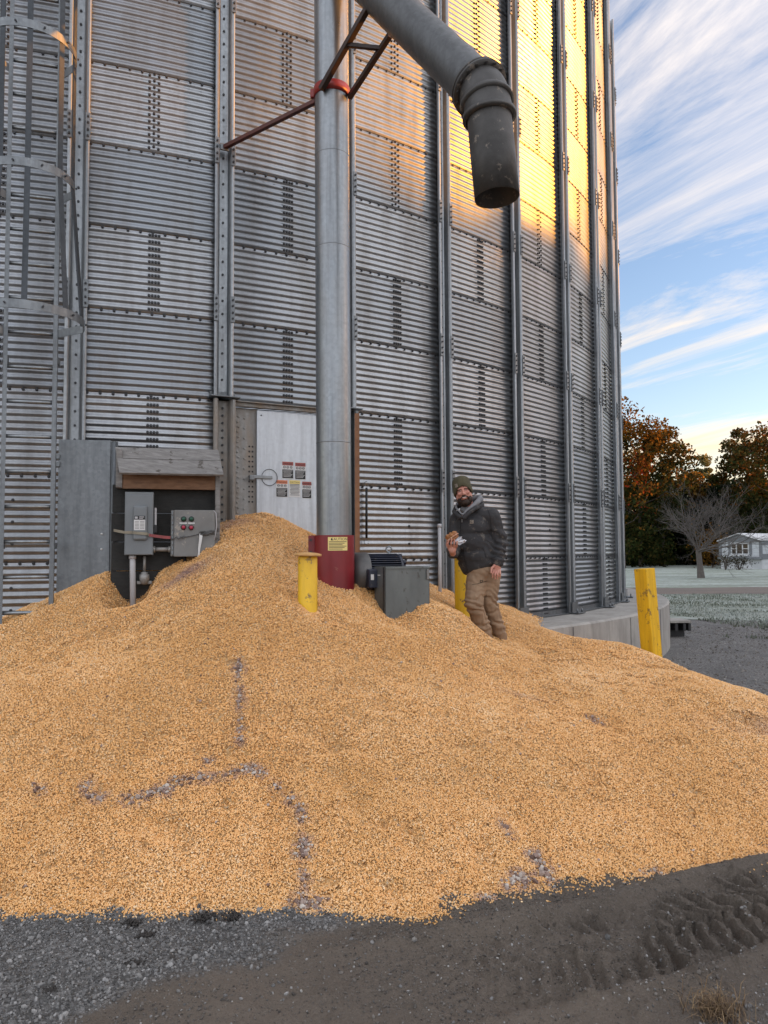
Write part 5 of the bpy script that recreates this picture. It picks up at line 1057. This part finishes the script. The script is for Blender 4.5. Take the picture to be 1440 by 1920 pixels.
def tree(x, y, h, w, pal, label, n=5200, leaf=.34, base=.18, lobes=26, name='tree', cat='tree', group='trees beyond the lawn', shape=1.0, trunkr=.22, seed=0, mixh=None):
    g_ = np.random.default_rng(seed + 100); T_ = thing(name, label, cat, (x, y, 0), group)
    mb = MB(); lean = g_.normal(0, .25, 2); top = h * .8; tp = [V((x + lean[0] * q, y + lean[1] * q, top * q)) for q in np.linspace(0, 1, 7)]; mb.tube([tp[0] + V((0, 0, -.2))] + tp, [trunkr * 1.35] + [trunkr * (1 - .85 * q) for q in np.linspace(0, 1, 7)], 8, False)
    cs = []
    for i in range(lobes):
        f = (i + .5) / lobes; z = h * (base + (1 - base) * f ** .9) - h * .05; prof = math.sin(math.pi * min(1, max(.04, (1 - f) ** shape * .88 + .10))) ** .8
        a = i * 2.4 + g_.uniform(-.5, .5); r = w * .5 * prof * g_.uniform(.35, .95); c = V((x + lean[0] * f + r * math.cos(a), y + lean[1] * f + r * math.sin(a), min(z + g_.normal(0, h * .03), h * .97)))
        cs.append((c, w * g_.uniform(.12, .21)))
        if i % 2 == 0:
            q = min(.95, max(.12, (c[2] / h - .12) / .8)); s = tp[0] + (tp[-1] - tp[0]) * q; mid = (s + c) / 2 + V((0, 0, -.3)); mb.tube([s, mid, c], [trunkr * .4 * (1 - q * .6), trunkr * .22, trunkr * .08], 5, False)
    mb.build('trunk', M['bark'], T_)
    per = n // lobes; cen, col, sz = [], [], []
    for c, r in cs:
        k = int(per * g_.uniform(.6, 1.4)); u = g_.normal(size=(k, 3)); u /= np.linalg.norm(u, axis=1)[:, None]; rad = r * g_.uniform(.15, 1.25, k) ** .6
        p = c + u * rad[:, None] * V((1.15, 1.15, .75)); cen.append(p); bright = g_.uniform(.7, 1.2)
        pc = np.array(pal)[g_.choice(len(pal), k, p=None)] if mixh is None else np.where((g_.uniform(0, 1, k) < np.clip((p[:, 2] / h - mixh[0]) / mixh[1], 0, 1))[:, None], np.array(pal)[g_.integers(0, len(pal), k)], np.array(mixh[2])[g_.integers(0, len(mixh[2]), k)])  # autumn tint rising with height; sunlit tops and shaded bases put into leaf colour
        col.append(pc * bright * g_.uniform(.6, 1.35, (k, 1))); sz.append(leaf * g_.uniform(.6, 1.3, k))
    leaves_mesh('crown', np.concatenate(cen), np.concatenate(sz), np.clip(np.concatenate(col), 0, .6), T_); return T_
ORG = [(.14, .066, .015), (.20, .10, .02), (.09, .048, .014), (.07, .045, .015), (.19, .105, .022)]; GRN = [(.030, .042, .014), (.045, .05, .016), (.06, .05, .016), (.022, .032, .012)]; DKG = [(.014, .024, .010), (.020, .030, .012), (.012, .018, .009)]; YEL = [(.24, .14, .03), (.17, .11, .03), (.12, .09, .03)]; REDL = [(.20, .035, .015), (.15, .05, .015)]
def tx(px, D): return (px - 720) / F * D
def th(py, D): return EYE + (1035 - py) / F * D
D = 78
tree(tx(1200, D), D, th(768, D), 9.5, ORG, 'broad orange autumn tree rising beside the bin edge', 9000, .36, .10, 34, seed=1, mixh=(.42, .42, GRN))
tree(tx(1243, 82), 82, th(798, 82), 6.2, ORG + YEL, 'orange brown autumn tree right of the tree by the bin', 8000, .36, .10, 32, seed=2, mixh=(.40, .45, GRN))
tree(tx(1168, 74), 74, th(840, 74), 6.5, REDL + ORG, 'red leaved autumn tree half hidden by the bin edge', 3500, .32, .10, 22, seed=9, mixh=(.3, .5, GRN))
tree(tx(1292, 88), 88, th(876, 88), 4.6, YEL + ORG, 'low golden tree between the orange trees and the bare tree', 5000, .34, .06, 26, seed=3, mixh=(.2, .5, GRN))
tree(tx(1322, 104), 104, th(848, 104), 3.6, [(.16, .15, .06), (.12, .12, .05), (.2, .17, .07)], 'slim pale olive tree far back behind the bare tree', 4200, .36, .2, 26, seed=4)
tree(tx(1397, 84), 84, th(808, 84), 5.8, [(.10, .055, .018), (.065, .05, .018), (.05, .052, .018)], 'tall dark russet tree rising behind the mobile home', 8500, .36, .08, 34, seed=5, mixh=(.3, .6, GRN))
tree(tx(1446, 80), 80, th(800, 80), 9.0, [(.13, .06, .018), (.08, .055, .018), (.05, .05, .018)], 'russet tree cut off by the right edge behind the mobile home', 8500, .36, .08, 34, seed=6, mixh=(.3, .6, GRN))
for i, (px, D, py, w) in enumerate(((1185, 86, 905, 9), (1238, 90, 900, 9), (1290, 92, 920, 9), (1345, 90, 905, 9), (1402, 92, 900, 9), (1462, 90, 905, 9), (1520, 92, 880, 9), (1345, 100, 950, 9))):
    lab = ['dark evergreen low behind the autumn tree at the bin edge', 'dark evergreen between the two orange trees', 'dark evergreen left of the bare tree trunk', 'dark evergreen behind the bare tree', 'dark evergreen directly behind the mobile home roof', 'dark evergreen at the right edge behind the mobile home', 'dark evergreen past the right edge', 'dark evergreen far behind the bare tree crown'][i]
    if i >= 6: continue
    tree(tx(px, D), D, th(py, D), w, DKG, lab, 7000, .46, .0, 30, 'evergreen', 'evergreen tree', 'dark evergreens beyond the lawn', 1.0, .2, 20 + i)
# small orange bush left of the mobile home
def bush(px, D, py0, h, w, pal, label, n, leaf, seed):
    g_ = np.random.default_rng(seed); x = tx(px, D); b = thing('shrub', label, 'shrub', (x, D, 0)); mb = MB()
    for i in range(7):
        a = g_.uniform(0, 6.28); r = g_.uniform(.2, .45) * w; mb.tube([(x, D, -.05), (x + r * .4 * math.cos(a), D + r * .4 * math.sin(a), h * .5), (x + r * math.cos(a), D + r * math.sin(a), h * g_.uniform(.7, 1))], [.04, .025, .01], 5, False)
    mb.build('stem', M['bark'], b); u = g_.normal(size=(n, 3)) * (.36 * w / 2 * 1.3, .36 * w / 2 * 1.3, h * .22) + (x, D, h * .55); u[:, 2] = np.abs(u[:, 2])
    leaves_mesh('foliage', u, leaf * g_.uniform(.6, 1.3, n), np.array(pal)[g_.integers(0, len(pal), n)] * g_.uniform(.6, 1.3, (n, 1)), b)
bush(1334, 74, 0, 3.6, 3.0, ORG, 'low orange bush beside the left end of the mobile home', 1600, .26, 301)
bush(1358, 65.2, 0, 1.5, 1.5, [(.05, .05, .03), (.08, .07, .04)], 'scraggly dark shrub at the left of the mobile home end wall', 260, .14, 302)
bush(1384, 65.0, 0, 1.35, 2.2, [(.03, .03, .022), (.06, .055, .035)], 'low dark shrub under the mobile home end window', 420, .14, 303)
# bare tree
bx_, by_ = tx(1309, 46.5), 46.5; bt = thing('bare_tree', 'leafless gray fruit tree with a spreading crown on the frosted lawn', 'tree', (bx_, by_, 0)); gB = np.random.default_rng(44)
trunk = MB(); twigs = MB(); trunk.tube([(bx_ + .10, by_, -.1), (bx_ + .05, by_, .7), (bx_ - .03, by_, 1.7)], [.24, .17, .15], 10, False)
def grow(mb, p, d, L, r, lev):
    n = 4; pts = [p]; q = p
    for i in range(n):
        d = d + gB.normal(0, .13, 3) + V((0, 0, .015 * lev)); d /= np.linalg.norm(d); q = q + d * L / n; pts.append(q)
    mb.tube(pts, list(np.linspace(r, r * .55, n + 1)), 5 if lev < 3 else 3, False)
    if lev >= 5: return
    for i in range((4 if lev < 3 else 3) + (1 if lev == 3 else 0)):
        k = gB.integers(1, n + 1); s = pts[k]; nd = d + gB.normal(0, .62, 3) * (1, 1, .62); nd[2] += .03; nd /= np.linalg.norm(nd); grow(twigs if lev >= 1 else mb, s, nd, L * gB.uniform(.50, .82), r * .52, lev + 1)
for i in range(11):
    a = i * 2.4 + gB.uniform(-.3, .3); e = (.15, .75, 1.2, .3, 1.45, .5, .95, .2, .65, 1.1, .4)[i]; grow(trunk, V((bx_ - .03, by_, 1.55 + .05 * (i % 3))), V((math.cos(a) * math.cos(e), math.sin(a) * math.cos(e), math.sin(e))), gB.uniform(1.6, 2.0) * (1.5 - .35 * e), .050, 1)
trunk.build('trunk', M['baretwig'], bt); twigs.build('crown', M['baretwig'], bt)
# mobile home
mD = 70.0; mh = thing('mobile_home', 'pale mobile home with gray trim and a triple window in its end wall', 'mobile home', (tx(1383, mD), mD, 0)); fm_ = frame_z((tx(1349, mD), mD, 0), -1.0)
mw = (1418 - 1349) / F * mD * 1.18; ml = 17.0; z_s, z_f, z_e, z_r = .62, .86, 2.45, 3.12
pale = worn('pale siding', (.50, .53, .56), (.42, .45, .48), .6, 0, 1.5, .3, 6, (1, 1, 8)); trimg = worn('gray trim', (.17, .185, .20), (.13, .14, .155), .6, 0, 2, .1); skirt = worn('white skirting', (.55, .57, .59), (.42, .44, .46), .7, 0, 1.2, .2, 6); glass = NT('dark glass').set((.015, .018, .022), .08); rfm = worn('pale metal roof', (.62, .63, .64), (.5, .51, .52), .5, 0, 1.2, .1)
mb = MB(); mb.box((mw / 2, ml / 2, (z_f + z_e) / 2), (mw, ml, z_e - z_f), fm_)
for i in range(12): mb.box((mw / 2, ml / 2, z_f + .10 + i * .13), (mw + .03, ml + .03, .02), fm_)
mb.prism([(0, z_e), (mw, z_e), (mw / 2, z_r - .05)], .0, ml, fm_); mb.build('wall', pale, mh)
mb = MB(); mb.box((mw / 2, ml / 2, z_f / 2), (mw - .04, ml - .04, z_f), fm_); mb.box((mw / 2, ml / 2, .52), (mw, ml, .06), fm_); mb.build('skirting', skirt, mh)
mb = MB(); mb.prism([(-.12, z_e + .02), (mw / 2, z_r), (mw / 2, z_r + .07), (-.12, z_e + .09)], -.30, ml, fm_); mb.prism([(mw / 2, z_r), (mw + .12, z_e + .02), (mw + .12, z_e + .09), (mw / 2, z_r + .07)], -.30, ml, fm_); mb.tube([fm_((mw * .62, 5, z_e + .3)), fm_((mw * .62, 5, z_r + .25))], .10, 10); mb.build('roof', rfm, mh)
mb = MB(); mb.prism([(-.03, z_e - .05), (mw + .03, z_e - .05), (mw + .03, z_e + .03), (mw / 2, z_r - .01), (-.03, z_e + .03)], -.06, -.005, fm_)
for x in (.05, mw - .05): mb.box((x, -.03, (z_f + z_e) / 2), (.30, .05, z_e - z_f), fm_)
mb.box((mw / 2, -.16, z_f + .12), (mw + .1, .35, .22), fm_)
mb.box((mw + .02, ml / 2, z_e - .15), (.05, ml, .35), fm_); mb.box((mw + .02, ml / 2, z_f + .25), (.05, ml, .45), fm_); mb.build('trim', trimg, mh)
mb = MB(); wx0, wx1, wz0, wz1 = mw * .29, mw * .70, 1.32, 2.28
for x in (wx0 - .18, wx1 + .18): mb.box((x, -.02, (wz0 + wz1) / 2), (.26, .05, wz1 - wz0 + .1), fm_, 1)
for x in (wx0, wx0 + (wx1 - wx0) * .30, wx0 + (wx1 - wx0) * .66, wx1): mb.box((x, -.03, (wz0 + wz1) / 2), (.09, .06, wz1 - wz0), fm_)
for z in (wz0, wz1): mb.box(((wx0 + wx1) / 2, -.035, z), (wx1 - wx0 + .2, .08, .09), fm_)
for x0, x1 in ((0, .3), (.66, 1)): mb.box((wx0 + (wx1 - wx0) * (x0 + x1) / 2, -.025, (wz0 + wz1) / 2), ((wx1 - wx0) * (x1 - x0), .05, .05), fm_)
mb.box(((wx0 + wx1) / 2, -.10, wz0 - .12), (wx1 - wx0 + .1, .2, .12), fm_); wn_ = mb.build('window', [skirt, trimg], mh)
mb = MB(); mb.box(((wx0 + wx1) / 2, -.012, (wz0 + wz1) / 2), (wx1 - wx0, .02, wz1 - wz0), fm_); mb.build('pane', glass, wn_)
# distant woods: the belt behind the yard, and its continuation to the east that keeps the low sun off the yard
def woods(name, label, pts, hs, n, leaf, pal, seed):
    g_ = np.random.default_rng(seed); pts = np.array(pts, float); seg = np.hypot(*(pts[1:] - pts[:-1]).T); cum = np.concatenate([[0], np.cumsum(seg)]); u = g_.uniform(0, cum[-1], n)
    x = np.interp(u, cum, pts[:, 0]); y = np.interp(u, cum, pts[:, 1]); H_ = np.interp(u, cum, hs) * (.97 + .07 * (fbm(u, u * 0, seed, 4, .22) - .5) * 2)
    z = H_ * (1 - g_.uniform(0, 1, n) ** 1.0) ; q = np.stack([x + g_.normal(0, 2.2, n), y + g_.normal(0, 2.2, n), z], -1)
    o = bpy.data.objects.new(name, None)
    c = np.array(pal)[g_.integers(0, len(pal), n)] * g_.uniform(.6, 1.4, (n, 1)); a = g_.normal(size=(n, 3)); a /= np.linalg.norm(a, axis=1)[:, None]; b = np.cross(a, g_.normal(size=(n, 3))); b /= np.linalg.norm(b, axis=1)[:, None]; s = (leaf * g_.uniform(.6, 1.3, n))[:, None]
    vs = np.stack([q - a * s * .5, q + b * s * .4, q + a * s * .5, q - b * s * .4], 1).reshape(-1, 3); ob = npmesh(name, vs, np.arange(4 * n).reshape(n, 4), [M['leaf']])
    ca = ob.data.color_attributes.new('col', 'FLOAT_COLOR', 'POINT'); ca.data.foreach_set('color', np.repeat(np.concatenate([c, np.ones((n, 1))], 1), 4, 0).astype(np.float32).ravel()); bpy.data.objects.remove(o)
    return tag(ob, label, 'woods', kind='stuff')
woods('far_woods', 'dark belt of woods closing the far side of the lawn', [(20, 100), (34, 104), (60, 104), (100, 98)], [7.0, 7.0, 8.0, 8.0], 9000, .9, DKG, 5)
woods('east_woods', 'woods beyond the right side of the yard', [(52, -14), (56, 2), (58, 9), (59.5, 13), (61, 17.5), (66, 32), (70, 52), (75, 84), (84, 130)], WOOD_H, 75000, 1.15, GRN, 6)
